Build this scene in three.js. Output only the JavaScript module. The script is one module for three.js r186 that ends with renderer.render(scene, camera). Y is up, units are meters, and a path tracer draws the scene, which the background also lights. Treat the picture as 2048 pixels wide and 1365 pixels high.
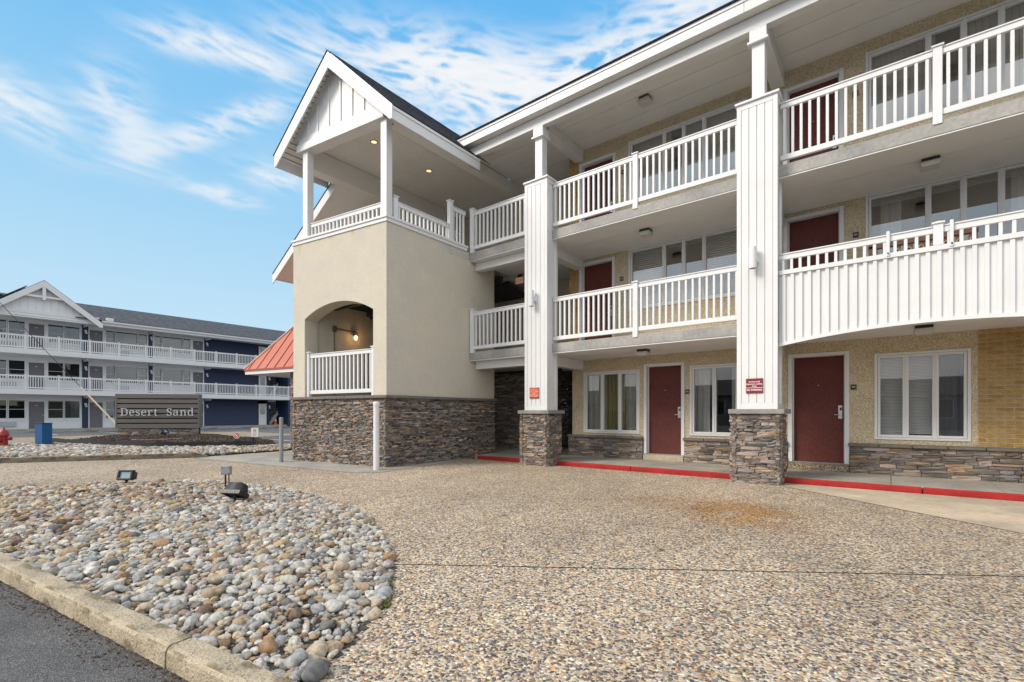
import * as THREE from 'three';
import { RoundedBoxGeometry } from 'three/addons/geometries/RoundedBoxGeometry.js';
import { TextGeometry } from 'three/addons/geometries/TextGeometry.js';
import { FontLoader } from 'three/addons/loaders/FontLoader.js';
import { mergeGeometries, mergeVertices } from 'three/addons/utils/BufferGeometryUtils.js';

// World: x runs along the motel front (to the right), y is up, "d" = -z runs into the motel. The camera stands at x = 0, d = 0.
// ------------------------------------------------------------------ camera, sky, sun, exposure
const scene = new THREE.Scene();
const TURN = Math.atan2(0.6187, 0.7856), EYE = 1.19;
const camera = new THREE.PerspectiveCamera(2 * Math.atan(682.5 / 960) * 180 / Math.PI, 2048 / 1365, 0.05, 600);
camera.position.set(0, EYE, 0);
camera.rotation.y = TURN;
camera.setViewOffset(2048, 1365, 0, -145.5, 2048, 1365);      // shift lens: verticals stay vertical

const renderer = new THREE.WebGLRenderer({ antialias: true });
renderer.toneMapping = THREE.LinearToneMapping;
renderer.toneMappingExposure = 2.15;
renderer.shadowMap.enabled = true;
renderer.shadowMap.type = THREE.PCFSoftShadowMap;

const sun = new THREE.DirectionalLight(0xfff3e4, 1.42);
sun.position.set(-24, 25, 20);
sun.target.position.set(-6, 0, -6);
sun.castShadow = true;
sun.shadow.radius = 40;
sun.shadow.mapSize.set(4096, 4096);
Object.assign(sun.shadow.camera, { left: -45, right: 30, top: 35, bottom: -30, near: 1, far: 140 });
scene.add(sun, sun.target);

// ------------------------------------------------------------------ numbers
function mulberry(a) { return () => { a = (a + 0x6d2b79f5) | 0; let t = Math.imul(a ^ (a >>> 15), 1 | a); t = (t + Math.imul(t ^ (t >>> 7), 61 | t)) ^ t; return ((t ^ (t >>> 14)) >>> 0) / 4294967296; }; }
const R = mulberry(7);
const rr = (a, b) => a + (b - a) * R();
const clamp = (x, a = 0, b = 1) => Math.min(b, Math.max(a, x));
const smooth = (x, a, b) => { const t = clamp((x - a) / (b - a)); return t * t * (3 - 2 * t); };
const lerp = (a, b, t) => a + (b - a) * t;
function hash2(x, y) { let h = Math.imul(x, 374761393) + Math.imul(y, 668265263); h = Math.imul(h ^ (h >>> 13), 1274126177); return ((h ^ (h >>> 16)) >>> 0) / 4294967296; }
function vnoise(x, y, per = 0) {
  const xi = Math.floor(x), yi = Math.floor(y), fx = x - xi, fy = y - yi, u = fx * fx * (3 - 2 * fx), v = fy * fy * (3 - 2 * fy);
  const w = per ? (n) => ((n % per) + per) % per : (n) => n, x0 = w(xi), x1 = w(xi + 1), y0 = w(yi), y1 = w(yi + 1);
  return lerp(lerp(hash2(x0, y0), hash2(x1, y0), u), lerp(hash2(x0, y1), hash2(x1, y1), u), v);
}
function fbm(x, y, oct = 4, per = 0) { let s = 0, a = 0.5, n = 0; for (let i = 0; i < oct; i++) { s += a * vnoise(x, y, per); n += a; a *= 0.5; x = x * 2 + (per ? 0 : 17.3); y = y * 2 + (per ? 0 : 9.1); per *= 2; } return s / n; }

// ------------------------------------------------------------------ sky: blue air with cirrus in front, broken cloud elsewhere
const SUN = sun.position.clone().sub(sun.target.position).normalize();
function makeSky() {
  const W = 3072, H = 1536, data = new Float32Array(W * H * 4), C = Math.cos(TURN), S = Math.sin(TURN);
  // cirrus streaks: azimuth and elevation of the middle, half length and half width in degrees, tilt, strength
  const streaks = [[-11, 35.5, 9, 2.4, -3, 1], [2, 34, 10, 2.6, -5, 1], [13, 35.5, 10, 2.6, 5, 0.95], [22, 39, 8, 2, 10, 0.6], [-3, 30.5, 9, 1.3, -6, 0.5], [4, 28.5, 7, 1.1, -6, 0.4],
    [-28.8, 33.2, 4.2, 0.9, -6, 0.9], [-34.5, 32.4, 3.5, 0.8, 3, 0.55], [-23, 35, 4, 0.8, -8, 0.45], [-45.5, 24.2, 2.6, 1.6, -25, 0.6], [-40, 27, 2.4, 2, 35, 0.35], [-38.5, 24.5, 2, 2.4, 30, 0.3],
    [-33, 26, 6.5, 1, 28, 0.42], [-28, 29, 3.5, 0.9, 22, 0.4], [-26.5, 24, 3, 1, 0, 0.5], [-31.4, 21.4, 3, 0.7, -4, 0.45]];
  for (let j = 0; j < H; j++) {
    const phi = ((j + 0.5) / H - 0.5) * Math.PI, y = Math.sin(phi), cp = Math.cos(phi), el = phi * 180 / Math.PI;
    for (let i = 0; i < W; i++) {
      const th = ((i + 0.5) / W - 0.5) * 2 * Math.PI, X = Math.cos(th) * cp, D = -Math.sin(th) * cp;
      const right = C * X + S * D, ahead = -S * X + C * D, az = Math.atan2(right, ahead) * 180 / Math.PI;
      const e = clamp(el / 90, 0, 1), t = Math.pow(e, 0.75);
      let r = lerp(0.57, 0.08, smooth(t, -0.04, 0.68)), g = lerp(0.70, 0.305, smooth(t, 0, 0.84)), b = lerp(0.82, 0.71, t);
      if (el < -4) { const o = (j * W + i) * 4; data[o] = r * 0.545; data[o + 1] = g * 0.545; data[o + 2] = b * 0.545; data[o + 3] = 1; continue; }
      const k = 1 / (Math.max(y, -0.02) + 0.22), ux = right * k, uz = ahead * k;
      const wx = fbm(ux * 2.1 + 3, uz * 2.1, 3) - 0.5, wy = fbm(ux * 2.1, uz * 2.1 + 8, 3) - 0.5, broad = fbm(ux * 1.3 + wx * 1.5 + 5, uz * 2.4 + wy, 3);
      let cl = 0;
      if (ahead > 0.1 && el > -3) {
        const fine = 0.5 * fbm(az * 0.22 + wx * 3 + 11, el * 0.95 + wy * 5 - az * 0.05, 6) + 0.5 * (1 - Math.abs(2 * fbm(az * 0.3 + wx * 4 + 31, el * 1.5 + wy * 7 + az * 0.09, 6) - 1));
        for (const [a, h, l, w, tilt, s] of streaks) {
          const da = az - a, c = Math.cos(tilt * Math.PI / 180), n = Math.sin(tilt * Math.PI / 180), p = (da * c + (el - h) * n) / l, q = ((el - h) * c - da * n) / w + wy * 1.1, m = p * p + q * q;
          if (m < 7) cl += s * Math.exp(-m) * smooth(fine, 0.42, 0.88) * 2.1;
        }
        cl += smooth(broad, 0.6, 0.9) * 0.16 * smooth(el, 9, 20);
      }
      cl = 1 - Math.exp(-1.5 * cl);
      r = lerp(r, 0.79, cl); g = lerp(g, 0.80, cl); b = lerp(b, 0.815, cl);
      // the air goes on round the sky with more thin cloud, brightened out of view to fill the shade; it brightens round the veiled sun
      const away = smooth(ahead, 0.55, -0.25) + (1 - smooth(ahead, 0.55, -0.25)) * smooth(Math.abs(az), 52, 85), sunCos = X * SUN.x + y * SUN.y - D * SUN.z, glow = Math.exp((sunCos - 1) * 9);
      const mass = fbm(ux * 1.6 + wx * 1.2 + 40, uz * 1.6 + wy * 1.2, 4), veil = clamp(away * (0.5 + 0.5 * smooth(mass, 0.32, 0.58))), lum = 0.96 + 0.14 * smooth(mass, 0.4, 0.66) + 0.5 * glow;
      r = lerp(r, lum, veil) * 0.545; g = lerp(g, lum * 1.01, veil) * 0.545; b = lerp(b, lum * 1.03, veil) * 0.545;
      const o = (j * W + i) * 4;
      data[o] = r; data[o + 1] = g; data[o + 2] = b; data[o + 3] = 1;
    }
  }
  const t = new THREE.DataTexture(data, W, H, THREE.RGBAFormat, THREE.FloatType);
  t.mapping = THREE.EquirectangularReflectionMapping; t.magFilter = THREE.LinearFilter; t.minFilter = THREE.LinearFilter; t.wrapS = THREE.RepeatWrapping; t.needsUpdate = true;
  return t;
}
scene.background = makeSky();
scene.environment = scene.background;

// ------------------------------------------------------------------ textures
function texture(n, paint, srgb = true, m = n) {
  const d = new Uint8Array(n * m * 4), c = [0, 0, 0];
  for (let y = 0; y < m; y++) for (let x = 0; x < n; x++) { paint(x / n, y / m, c, x, y); const o = (y * n + x) * 4; d[o] = clamp(c[0]) * 255; d[o + 1] = clamp(c[1]) * 255; d[o + 2] = clamp(c[2]) * 255; d[o + 3] = 255; }
  const t = new THREE.DataTexture(d, n, m, THREE.RGBAFormat); t.wrapS = t.wrapT = THREE.RepeatWrapping; t.magFilter = THREE.LinearFilter; t.minFilter = THREE.LinearMipmapLinearFilter; t.generateMipmaps = true;
  if (srgb) t.colorSpace = THREE.SRGBColorSpace; t.needsUpdate = true; return t;
}
const every = (t, metres) => { t.repeat.set(1 / metres, 1 / metres); return t; };
const gray = (c, v) => { c[0] = c[1] = c[2] = v; };

// exposed aggregate: pebbles set in pale cement, one computed sheet of cells for colour and height
function aggregate() {
  const n = 2048, cells = 210, rnd = mulberry(91), px = new Float32Array(cells * cells), py = new Float32Array(cells * cells), rad = new Float32Array(cells * cells), ang = new Float32Array(cells * cells), str = new Float32Array(cells * cells), pick = new Uint8Array(cells * cells), lum = new Float32Array(cells * cells);
  const pal = [[222, 205, 172], [232, 218, 190], [214, 196, 164], [205, 184, 150], [198, 180, 152], [172, 164, 152], [150, 142, 132], [188, 178, 164], [128, 122, 116], [102, 98, 96], [84, 82, 84], [170, 142, 112], [150, 118, 92], [196, 158, 116], [206, 176, 128], [160, 126, 112], [120, 96, 82], [214, 206, 196], [72, 71, 74], [112, 108, 104], [138, 134, 130], [96, 84, 76]];
  for (let i = 0; i < px.length; i++) { px[i] = rnd(); py[i] = rnd(); rad[i] = 0.34 + rnd() * 0.36; ang[i] = rnd() * Math.PI; str[i] = 1 + rnd() * 0.75; pick[i] = Math.floor(Math.pow(rnd(), 1.0) * pal.length); lum[i] = 0.9 + rnd() * 0.2; }
  const col = new Uint8Array(n * n * 4), hgt = new Uint8Array(n * n * 4);
  for (let y = 0; y < n; y++) for (let x = 0; x < n; x++) {
    const gx = x / n * cells, gy = y / n * cells, cx = Math.floor(gx), cy = Math.floor(gy);
    let best = 9, id = 0;
    for (let b = -1; b <= 1; b++) for (let a = -1; a <= 1; a++) {
      const ix = (cx + a + cells) % cells, iy = (cy + b + cells) % cells, k = iy * cells + ix, dx = gx - (cx + a + px[k]), dy = gy - (cy + b + py[k]), c = Math.cos(ang[k]), s = Math.sin(ang[k]);
      const u = (dx * c + dy * s) / str[k], v = -dx * s + dy * c, q = Math.sqrt(u * u + v * v) / rad[k];
      if (q < best) { best = q; id = k; }
    }
    const o = (y * n + x) * 4, grain = hash2(x, y) - 0.5;
    let h, r, g, b;
    if (best < 1) { const p = pal[pick[id]], l = lum[id] + grain * 0.1; r = p[0] * l; g = p[1] * l; b = p[2] * l; h = 90 + 150 * Math.sqrt(1 - best * best); }
    else { const l = 0.92 + grain * 0.28; r = 222 * l; g = 207 * l; b = 182 * l; h = 70 + grain * 60; }
    col[o] = clamp(r, 0, 255); col[o + 1] = clamp(g, 0, 255); col[o + 2] = clamp(b, 0, 255); col[o + 3] = 255;
    hgt[o] = hgt[o + 1] = hgt[o + 2] = clamp(h, 0, 255); hgt[o + 3] = 255;
  }
  const make = (d) => { const t = new THREE.DataTexture(d, n, n, THREE.RGBAFormat); t.wrapS = t.wrapT = THREE.RepeatWrapping; t.magFilter = THREE.LinearFilter; t.minFilter = THREE.LinearMipmapLinearFilter; t.generateMipmaps = true; t.needsUpdate = true; return every(t, 3.3); };
  const c = make(col); c.colorSpace = THREE.SRGBColorSpace;
  return [c, make(hgt)];
}
const [aggColor, aggHeight] = aggregate();
const asphColor = every(texture(1024, (u, v, c, x, y) => { const s = hash2(x >> 1, y >> 1), f = fbm(u * 8, v * 8, 4, 8), l = 0.36 + (s - 0.5) * 0.26 + (f - 0.5) * 0.14 + (s > 0.93 ? 0.16 : 0); c[0] = l * 1.01; c[1] = l; c[2] = l * 0.985; }), 1.6);
const asphHeight = every(texture(1024, (u, v, c, x, y) => gray(c, 0.5 + (hash2(x >> 1, y >> 1) - 0.5) * 0.9), false), 1.6);
const concColor = every(texture(1024, (u, v, c, x, y) => { const f = fbm(u * 6, v * 6, 5, 6), s = fbm(u * 60, v * 60, 2, 60), l = 0.86 + (f - 0.5) * 0.26 + (s - 0.5) * 0.12 + (hash2(x, y) - 0.5) * 0.07; c[0] = l; c[1] = l * (0.995 - (f - 0.5) * 0.03); c[2] = l * (0.985 - (f - 0.5) * 0.06); }), 2.4);
const concHeight = every(texture(512, (u, v, c, x, y) => gray(c, 0.5 + (fbm(u * 80, v * 80, 3, 80) - 0.5) * 0.7 + (hash2(x, y) - 0.5) * 0.3), false), 0.8);
const kerbColor = every(texture(1024, (u, v, c, x, y) => { const f = fbm(u * 5, v * 5, 5, 5), s = fbm(u * 90, v * 90, 2, 90), d = smooth(fbm(u * 9 + 3, v * 9, 4, 9), 0.54, 0.74), pit = s > 0.70 ? -0.22 : 0; const l = 0.86 + (f - 0.5) * 0.3 + (s - 0.5) * 0.22 + pit; c[0] = l * lerp(1, 0.66, d * 0.7); c[1] = l * lerp(0.985, 0.62, d * 0.7); c[2] = l * lerp(0.95, 0.54, d * 0.7); }), 1.1);
const stuccoColor = every(texture(1024, (u, v, c, x, y) => { const f = fbm(u * 5, v * 5, 5, 5), g = fbm(u * 140, v * 140, 2, 140), l = 0.95 + (f - 0.5) * 0.09 + (g - 0.5) * 0.07; c[0] = l; c[1] = l * 0.998; c[2] = l * (0.99 - (f - 0.5) * 0.05); }), 2);
// stair tower stucco, 8 m wide sheet: yellow stains under the white trim
const towerColor = every(texture(2048, (u, v, c, x, y) => {
  const X = u * 8 - 8, Y = v * 8, f = fbm(u * 20, v * 20, 5, 20), g = fbm(u * 420, v * 420, 2, 420);
  let l = 0.95 + (f - 0.5) * 0.06 + (g - 0.5) * 0.07, yel = 0;
  for (const [a, w, h] of [[-2.95, 0.05, 0.24], [-2.62, 0.08, 0.12], [-1.78, 0.10, 0.09], [-1.07, 0.06, 0.13], [-0.5, 0.07, 0.07], [-2.2, 0.03, 0.16]]) if (Y < 5.43 && Y > 5.43 - h * 1.4) yel += Math.exp(-Math.pow((X - a) / w, 2)) * (1 - (5.43 - Y) / (h * 1.4)) * smooth(fbm(u * 300, v * 40, 3), 0.25, 0.7);
  yel = clamp(yel) * 0.8; c[0] = l * lerp(1, 0.93, yel); c[1] = l * lerp(0.998, 0.84, yel); c[2] = l * lerp(0.99 - (f - 0.5) * 0.06, 0.58, yel);
}), 8);
const stuccoHeight = every(texture(1024, (u, v, c) => gray(c, fbm(u * 150, v * 150, 3, 150)), false), 1.2);
const dashColor = every(texture(1024, (u, v, c, x, y) => { const g = fbm(u * 110, v * 110, 3, 110), f = fbm(u * 4, v * 4, 4, 4), l = 0.9 + (g - 0.5) * 0.42 + (f - 0.5) * 0.08; c[0] = l; c[1] = l * (0.985 + (g - 0.5) * 0.08); c[2] = l * (0.95 + (g - 0.5) * 0.24); }), 1.3);
const dashHeight = every(texture(1024, (u, v, c) => gray(c, fbm(u * 110, v * 110, 3, 110)), false), 1.3);
const stoneColor = texture(512, (u, v, c, x, y) => { const f = fbm(u * 4, v * 9, 5, 0), g = hash2(x, y), l = 0.80 + (f - 0.5) * 0.62 + (g - 0.5) * 0.1; c[0] = l * (1 + (fbm(u * 3 + 9, v * 3, 3) - 0.5) * 0.16); c[1] = l; c[2] = l * (1 - (fbm(u * 3, v * 3 + 4, 3) - 0.5) * 0.2); });
const stoneHeight = texture(512, (u, v, c) => gray(c, fbm(u * 8, v * 22, 5)), false);
const pebbleColor = texture(512, (u, v, c, x, y) => { const f = fbm(u * 6, v * 6, 5), g = fbm(u * 70, v * 70, 2), l = 0.90 + (f - 0.5) * 0.34 + (g - 0.5) * 0.2; c[0] = l * (1 + (f - 0.5) * 0.1); c[1] = l; c[2] = l * (1 - (f - 0.5) * 0.1); });
const paintColor = every(texture(512, (u, v, c, x, y) => { const f = fbm(u * 4, v * 4, 5, 4), l = 0.975 + (f - 0.5) * 0.05; c[0] = l; c[1] = l; c[2] = l * 0.997; }), 1.7);
const doorColor = every(texture(512, (u, v, c, x, y) => { const f = fbm(u * 50, v * 50, 3, 50), w = fbm(u * 4, v * 4, 3, 4), l = 0.88 + (f - 0.5) * 0.34 + (w - 0.5) * 0.14; gray(c, l); }), 0.9);
const brickColor = texture(256, (u, v, c, x, y) => { const f = fbm(u * 14, v * 5, 4), g = hash2(x >> 1, y >> 1), l = 0.86 + (f - 0.5) * 0.4 + (g - 0.5) * 0.16; c[0] = l; c[1] = l * 0.98; c[2] = l * (0.9 + (g - 0.5) * 0.2); });
const shingleColor = every(texture(1024, (u, v, c, x, y) => { const row = Math.floor(v * 24), off = hash2(row, 3), k = Math.floor((u + off) * 16) % 16, t = hash2(k, row * 7 + 1), g = hash2(x, y), f = fbm(u * 30, v * 30, 2, 30), l = 0.30 + t * 0.16 + (g - 0.5) * 0.12 + (f - 0.5) * 0.08; c[0] = l * 0.97; c[1] = l * 0.99; c[2] = l * 1.05; }), 3.4);
const shingleHeight = every(texture(1024, (u, v, c) => { const q = v * 24, row = Math.floor(q), off = hash2(row, 3), k = (u + off) * 16, e = Math.abs(k - Math.round(k)); gray(c, 0.25 + 0.6 * (1 - (q - row)) * (e < 0.03 ? 0.4 : 1)); }, false), 3.4);
const gritColor = texture(256, (u, v, c, x, y) => { const g = hash2(x, y), f = fbm(u * 12, v * 12, 3, 12), l = 0.82 + (g - 0.5) * 0.4 + (f - 0.5) * 0.3; c[0] = l; c[1] = l; c[2] = l * 1.02; });

// ------------------------------------------------------------------ materials
const std = (o) => new THREE.MeshStandardMaterial(o);
const lin = (r, g, b) => new THREE.Color().setRGB(r, g, b);
const M = {
  white: std({ color: lin(0.76, 0.765, 0.77), map: paintColor, roughness: 0.42 }),
  vinyl: std({ color: lin(0.77, 0.775, 0.785), map: paintColor, roughness: 0.34 }),
  ceiling: std({ color: lin(0.80, 0.795, 0.785), map: paintColor, roughness: 0.8 }),
  soffit: std({ color: lin(0.78, 0.765, 0.74), map: paintColor, roughness: 0.6 }),
  stucco: std({ color: lin(0.68, 0.62, 0.51), map: stuccoColor, bumpMap: stuccoHeight, bumpScale: 0.004, roughness: 0.95 }),
  bounceFloor: std({ color: lin(0.66, 0.645, 0.61), map: concColor, roughness: 0.8 }),  // pale floor colour picked to bounce light up to the shaded ceilings
  dash: std({ color: lin(0.73, 0.635, 0.475), map: dashColor, bumpMap: dashHeight, bumpScale: 0.008, roughness: 0.97 }),
  towerStucco: std({ color: lin(0.69, 0.635, 0.535), map: towerColor, bumpMap: stuccoHeight, bumpScale: 0.006, roughness: 0.95 }),
  slabConcrete: std({ color: lin(0.47, 0.465, 0.45), map: concColor, bumpMap: concHeight, bumpScale: 0.004, roughness: 0.9 }),
  walk: std({ color: lin(0.50, 0.47, 0.41), map: concColor, bumpMap: concHeight, bumpScale: 0.003, roughness: 0.92 }),
  apron: std({ color: lin(0.46, 0.435, 0.385), map: concColor, bumpMap: concHeight, bumpScale: 0.003, roughness: 0.92 }),
  creamStrip: std({ color: lin(0.66, 0.55, 0.41), map: concColor, bumpMap: concHeight, bumpScale: 0.003, roughness: 0.92 }),
  kerb: std({ color: lin(0.72, 0.62, 0.47), map: kerbColor, bumpMap: concHeight, bumpScale: 0.01, roughness: 0.95 }),
  redPaint: std({ color: lin(0.56, 0.024, 0.020), map: concColor, bumpMap: concHeight, bumpScale: 0.004, roughness: 0.8 }),
  aggregate: std({ color: lin(0.93, 0.925, 0.92), map: aggColor, bumpMap: aggHeight, bumpScale: 0.008, roughness: 0.88, vertexColors: true }),
  asphalt: std({ color: lin(0.95, 0.95, 0.95), map: asphColor, bumpMap: asphHeight, bumpScale: 0.006, roughness: 0.93 }),
  joint: std({ color: lin(0.05, 0.045, 0.04), roughness: 1 }),
  capStone: std({ color: lin(0.25, 0.225, 0.20), map: concColor, bumpMap: concHeight, bumpScale: 0.006, roughness: 0.9 }),
  greyCap: std({ color: lin(0.36, 0.35, 0.335), map: concColor, roughness: 0.8 }),
  mortarDark: std({ color: lin(0.045, 0.042, 0.038), roughness: 1 }),
  mortarPale: std({ color: lin(0.78, 0.65, 0.45), map: concColor, bumpMap: concHeight, bumpScale: 0.004, roughness: 0.95 }),
  door: std({ color: lin(0.145, 0.027, 0.020), map: doorColor, roughness: 0.66 }),
  steel: std({ color: lin(0.55, 0.55, 0.54), metalness: 1, roughness: 0.32 }),
  galv: std({ color: lin(0.40, 0.43, 0.45), map: concColor, metalness: 0.35, roughness: 0.55 }),
  darkSteel: std({ color: lin(0.045, 0.05, 0.055), map: paintColor, roughness: 0.55 }),
  conduit: std({ color: lin(0.16, 0.15, 0.13), metalness: 0.5, roughness: 0.5 }),
  black: std({ color: lin(0.015, 0.015, 0.016), roughness: 0.45 }),
  plate: std({ color: lin(0.03, 0.022, 0.018), roughness: 0.5 }),
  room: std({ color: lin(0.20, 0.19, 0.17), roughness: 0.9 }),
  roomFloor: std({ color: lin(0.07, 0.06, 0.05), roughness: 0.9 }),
  glass: new THREE.MeshPhysicalMaterial({ color: 0xffffff, transmission: 1, thickness: 0, roughness: 0.0, ior: 3.0 }),
  glassLow: new THREE.MeshPhysicalMaterial({ color: 0xffffff, transmission: 1, thickness: 0, roughness: 0.0, ior: 1.95 }),
  tinted: new THREE.MeshPhysicalMaterial({ color: lin(0.55, 0.6, 0.62), transmission: 1, thickness: 0, roughness: 0.0, ior: 1.9 }),
  curtain: std({ color: lin(0.30, 0.31, 0.27), roughness: 0.95, side: THREE.DoubleSide }),
  greenCurtain: std({ color: lin(0.22, 0.21, 0.085), roughness: 0.95, side: THREE.DoubleSide }),
  sheer: std({ color: lin(0.36, 0.37, 0.36), roughness: 0.95, side: THREE.DoubleSide }),
  blind: std({ color: lin(0.55, 0.56, 0.53), roughness: 0.7 }),
  roofDeck: std({ color: lin(0.03, 0.031, 0.036), map: gritColor, roughness: 0.95 }),
  shingle: [0.05, 0.068, 0.085, 0.062, 0.11].map((l, i) => std({ color: lin(l, l * 1.02, l * (i === 3 ? 1.35 : 1.14)), map: gritColor, roughness: 0.95 })),
  shingles: std({ color: lin(0.58, 0.59, 0.61), map: shingleColor, bumpMap: shingleHeight, bumpScale: 0.02, roughness: 0.95 }),
  redMetal: std({ color: lin(0.47, 0.12, 0.062), map: paintColor, roughness: 0.42, metalness: 0.1 }),
  redTrim: std({ color: lin(0.38, 0.085, 0.05), map: paintColor, roughness: 0.45 }),
  diffuser: std({ color: lin(0.55, 0.54, 0.50), roughness: 0.4 }),
};
const STONE = [[0.225, 0.20, 0.175], [0.17, 0.155, 0.14], [0.27, 0.235, 0.20], [0.20, 0.185, 0.175], [0.30, 0.215, 0.145], [0.14, 0.13, 0.12], [0.24, 0.225, 0.215], [0.21, 0.165, 0.145], [0.33, 0.275, 0.22], [0.18, 0.18, 0.185]];
M.stone = STONE.map((c) => std({ color: lin(c[0] * 1.85, c[1] * 1.72, c[2] * 1.58), map: stoneColor, bumpMap: stoneHeight, bumpScale: 0.012, roughness: 0.93 }));
M.stones = std({ color: lin(1.85, 1.72, 1.58), map: stoneColor, bumpMap: stoneHeight, bumpScale: 0.012, roughness: 0.93, vertexColors: true });
M.brick = [[0.60, 0.40, 0.165], [0.56, 0.365, 0.145], [0.64, 0.44, 0.195], [0.52, 0.335, 0.135], [0.59, 0.41, 0.20]].map((c) => std({ color: lin(...c), map: brickColor, bumpMap: brickColor, bumpScale: 0.002, roughness: 0.9 }));

// ------------------------------------------------------------------ geometry helpers (x, y, d)
function metric(g, s = 1) {
  const p = g.attributes.position, n = g.attributes.normal, uv = new Float32Array(p.count * 2);
  for (let i = 0; i < p.count; i++) {
    const ax = Math.abs(n.getX(i)), ay = Math.abs(n.getY(i)), az = Math.abs(n.getZ(i)), x = p.getX(i), y = p.getY(i), z = p.getZ(i);
    if (ay >= ax && ay >= az) { uv[2 * i] = x; uv[2 * i + 1] = z; } else if (ax >= az) { uv[2 * i] = z; uv[2 * i + 1] = y; } else { uv[2 * i] = x; uv[2 * i + 1] = y; }
    uv[2 * i] *= s; uv[2 * i + 1] *= s;
  }
  g.setAttribute('uv', new THREE.BufferAttribute(uv, 2)); return g;
}
const box = (x0, x1, y0, y1, d0, d1) => metric(new THREE.BoxGeometry(x1 - x0, y1 - y0, d1 - d0).translate((x0 + x1) / 2, (y0 + y1) / 2, -(d0 + d1) / 2));
const soft = (x0, x1, y0, y1, d0, d1, r = 0.008) => metric(new RoundedBoxGeometry(x1 - x0, y1 - y0, d1 - d0, 1, Math.min(r, (x1 - x0) / 2.1, (y1 - y0) / 2.1, Math.abs(d1 - d0) / 2.1)).translate((x0 + x1) / 2, (y0 + y1) / 2, -(d0 + d1) / 2));
const merge = (list) => { const l = list.map((g) => { const q = g.index ? g.toNonIndexed() : g; for (const k of Object.keys(q.attributes)) if (!['position', 'normal', 'uv', 'color'].includes(k)) q.deleteAttribute(k); return q; }); return mergeGeometries(l); };
function cyl(x, d, y0, y1, r, seg = 20, r2 = r) { return new THREE.CylinderGeometry(r2, r, y1 - y0, seg).translate(x, (y0 + y1) / 2, -d); }
function tube(pts, r, seg = 24, rad = 8) { return new THREE.TubeGeometry(new THREE.CatmullRomCurve3(pts.map(([x, y, d]) => new THREE.Vector3(x, y, -d)), false, 'catmullrom', 0.1), seg, r, rad); }
function rod(a, b, r, seg = 10) { const A = new THREE.Vector3(a[0], a[1], -a[2]), B = new THREE.Vector3(b[0], b[1], -b[2]), v = B.clone().sub(A), g = new THREE.CylinderGeometry(r, r, v.length(), seg); g.applyQuaternion(new THREE.Quaternion().setFromUnitVectors(new THREE.Vector3(0, 1, 0), v.clone().normalize())); return g.translate((A.x + B.x) / 2, (A.y + B.y) / 2, (A.z + B.z) / 2); }
// a flat polygon (list of [x, y, d]) with thickness th added against its normal
function plate(poly, th, uvAt) {
  const P = poly.map(([x, y, d]) => new THREE.Vector3(x, y, -d)), n = new THREE.Vector3(), pos = [], N = P.length;
  for (let i = 0; i < N; i++) { const a = P[i], b = P[(i + 1) % N]; n.x += (a.y - b.y) * (a.z + b.z); n.y += (a.z - b.z) * (a.x + b.x); n.z += (a.x - b.x) * (a.y + b.y); }
  n.normalize();
  const Q = P.map((p) => p.clone().addScaledVector(n, -th)), tri = (a, b, c) => pos.push(a.x, a.y, a.z, b.x, b.y, b.z, c.x, c.y, c.z);
  for (let i = 1; i < N - 1; i++) { tri(P[0], P[i], P[i + 1]); tri(Q[0], Q[i + 1], Q[i]); }
  for (let i = 0; i < N; i++) { const j = (i + 1) % N; tri(P[i], Q[i], Q[j]); tri(P[i], Q[j], P[j]); }
  const g = new THREE.BufferGeometry(); g.setAttribute('position', new THREE.Float32BufferAttribute(pos, 3)); g.computeVertexNormals(); metric(g);
  return g;
}
// a prism from an outline in (x, y), from depth d0 to d1
function extrude(outline, d0, d1, holes = []) {
  const s = new THREE.Shape(outline.map(([x, y]) => new THREE.Vector2(x, y)));
  for (const h of holes) s.holes.push(new THREE.Path(h.map(([x, y]) => new THREE.Vector2(x, y))));
  return metric(new THREE.ExtrudeGeometry(s, { depth: d1 - d0, bevelEnabled: false, curveSegments: 24 }).translate(0, 0, -d1));
}
const rect = (x0, x1, y0, y1) => [[x0, y0], [x1, y0], [x1, y1], [x0, y1]];

// ------------------------------------------------------------------ naming
const taken = new Map();
function numbered(name) { const k = taken.get(name) ?? 0; taken.set(name, k + 1); return k ? `${name}_${String(k).padStart(3, '0')}` : name; }
function tag(o, label, category, group, kind) { o.userData.label = label; if (category) o.userData.category = category; if (group) o.userData.group = group; if (kind) o.userData.kind = kind; return o; }
const shade = (o) => { o.castShadow = true; o.receiveShadow = true; return o; };
function thing(name, label, category, at = [0, 0, 0], group) { const g = new THREE.Group(); g.name = numbered(name); g.position.set(at[0], at[1], -at[2]); g.userData.off = undefined; delete g.userData.off; scene.add(g); return tag(g, label, category, group); }
const offset = (p) => { const v = new THREE.Vector3(); for (; p && p !== scene; p = p.parent) v.add(p.position); return v; };
// geometry in world coordinates -> a mesh under parent (parents are never turned)
function part(name, geo, mat, parent) { const o = offset(parent), m = shade(new THREE.Mesh(geo.translate(-o.x, -o.y, -o.z), mat)); m.name = name; parent.add(m); return m; }
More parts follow.
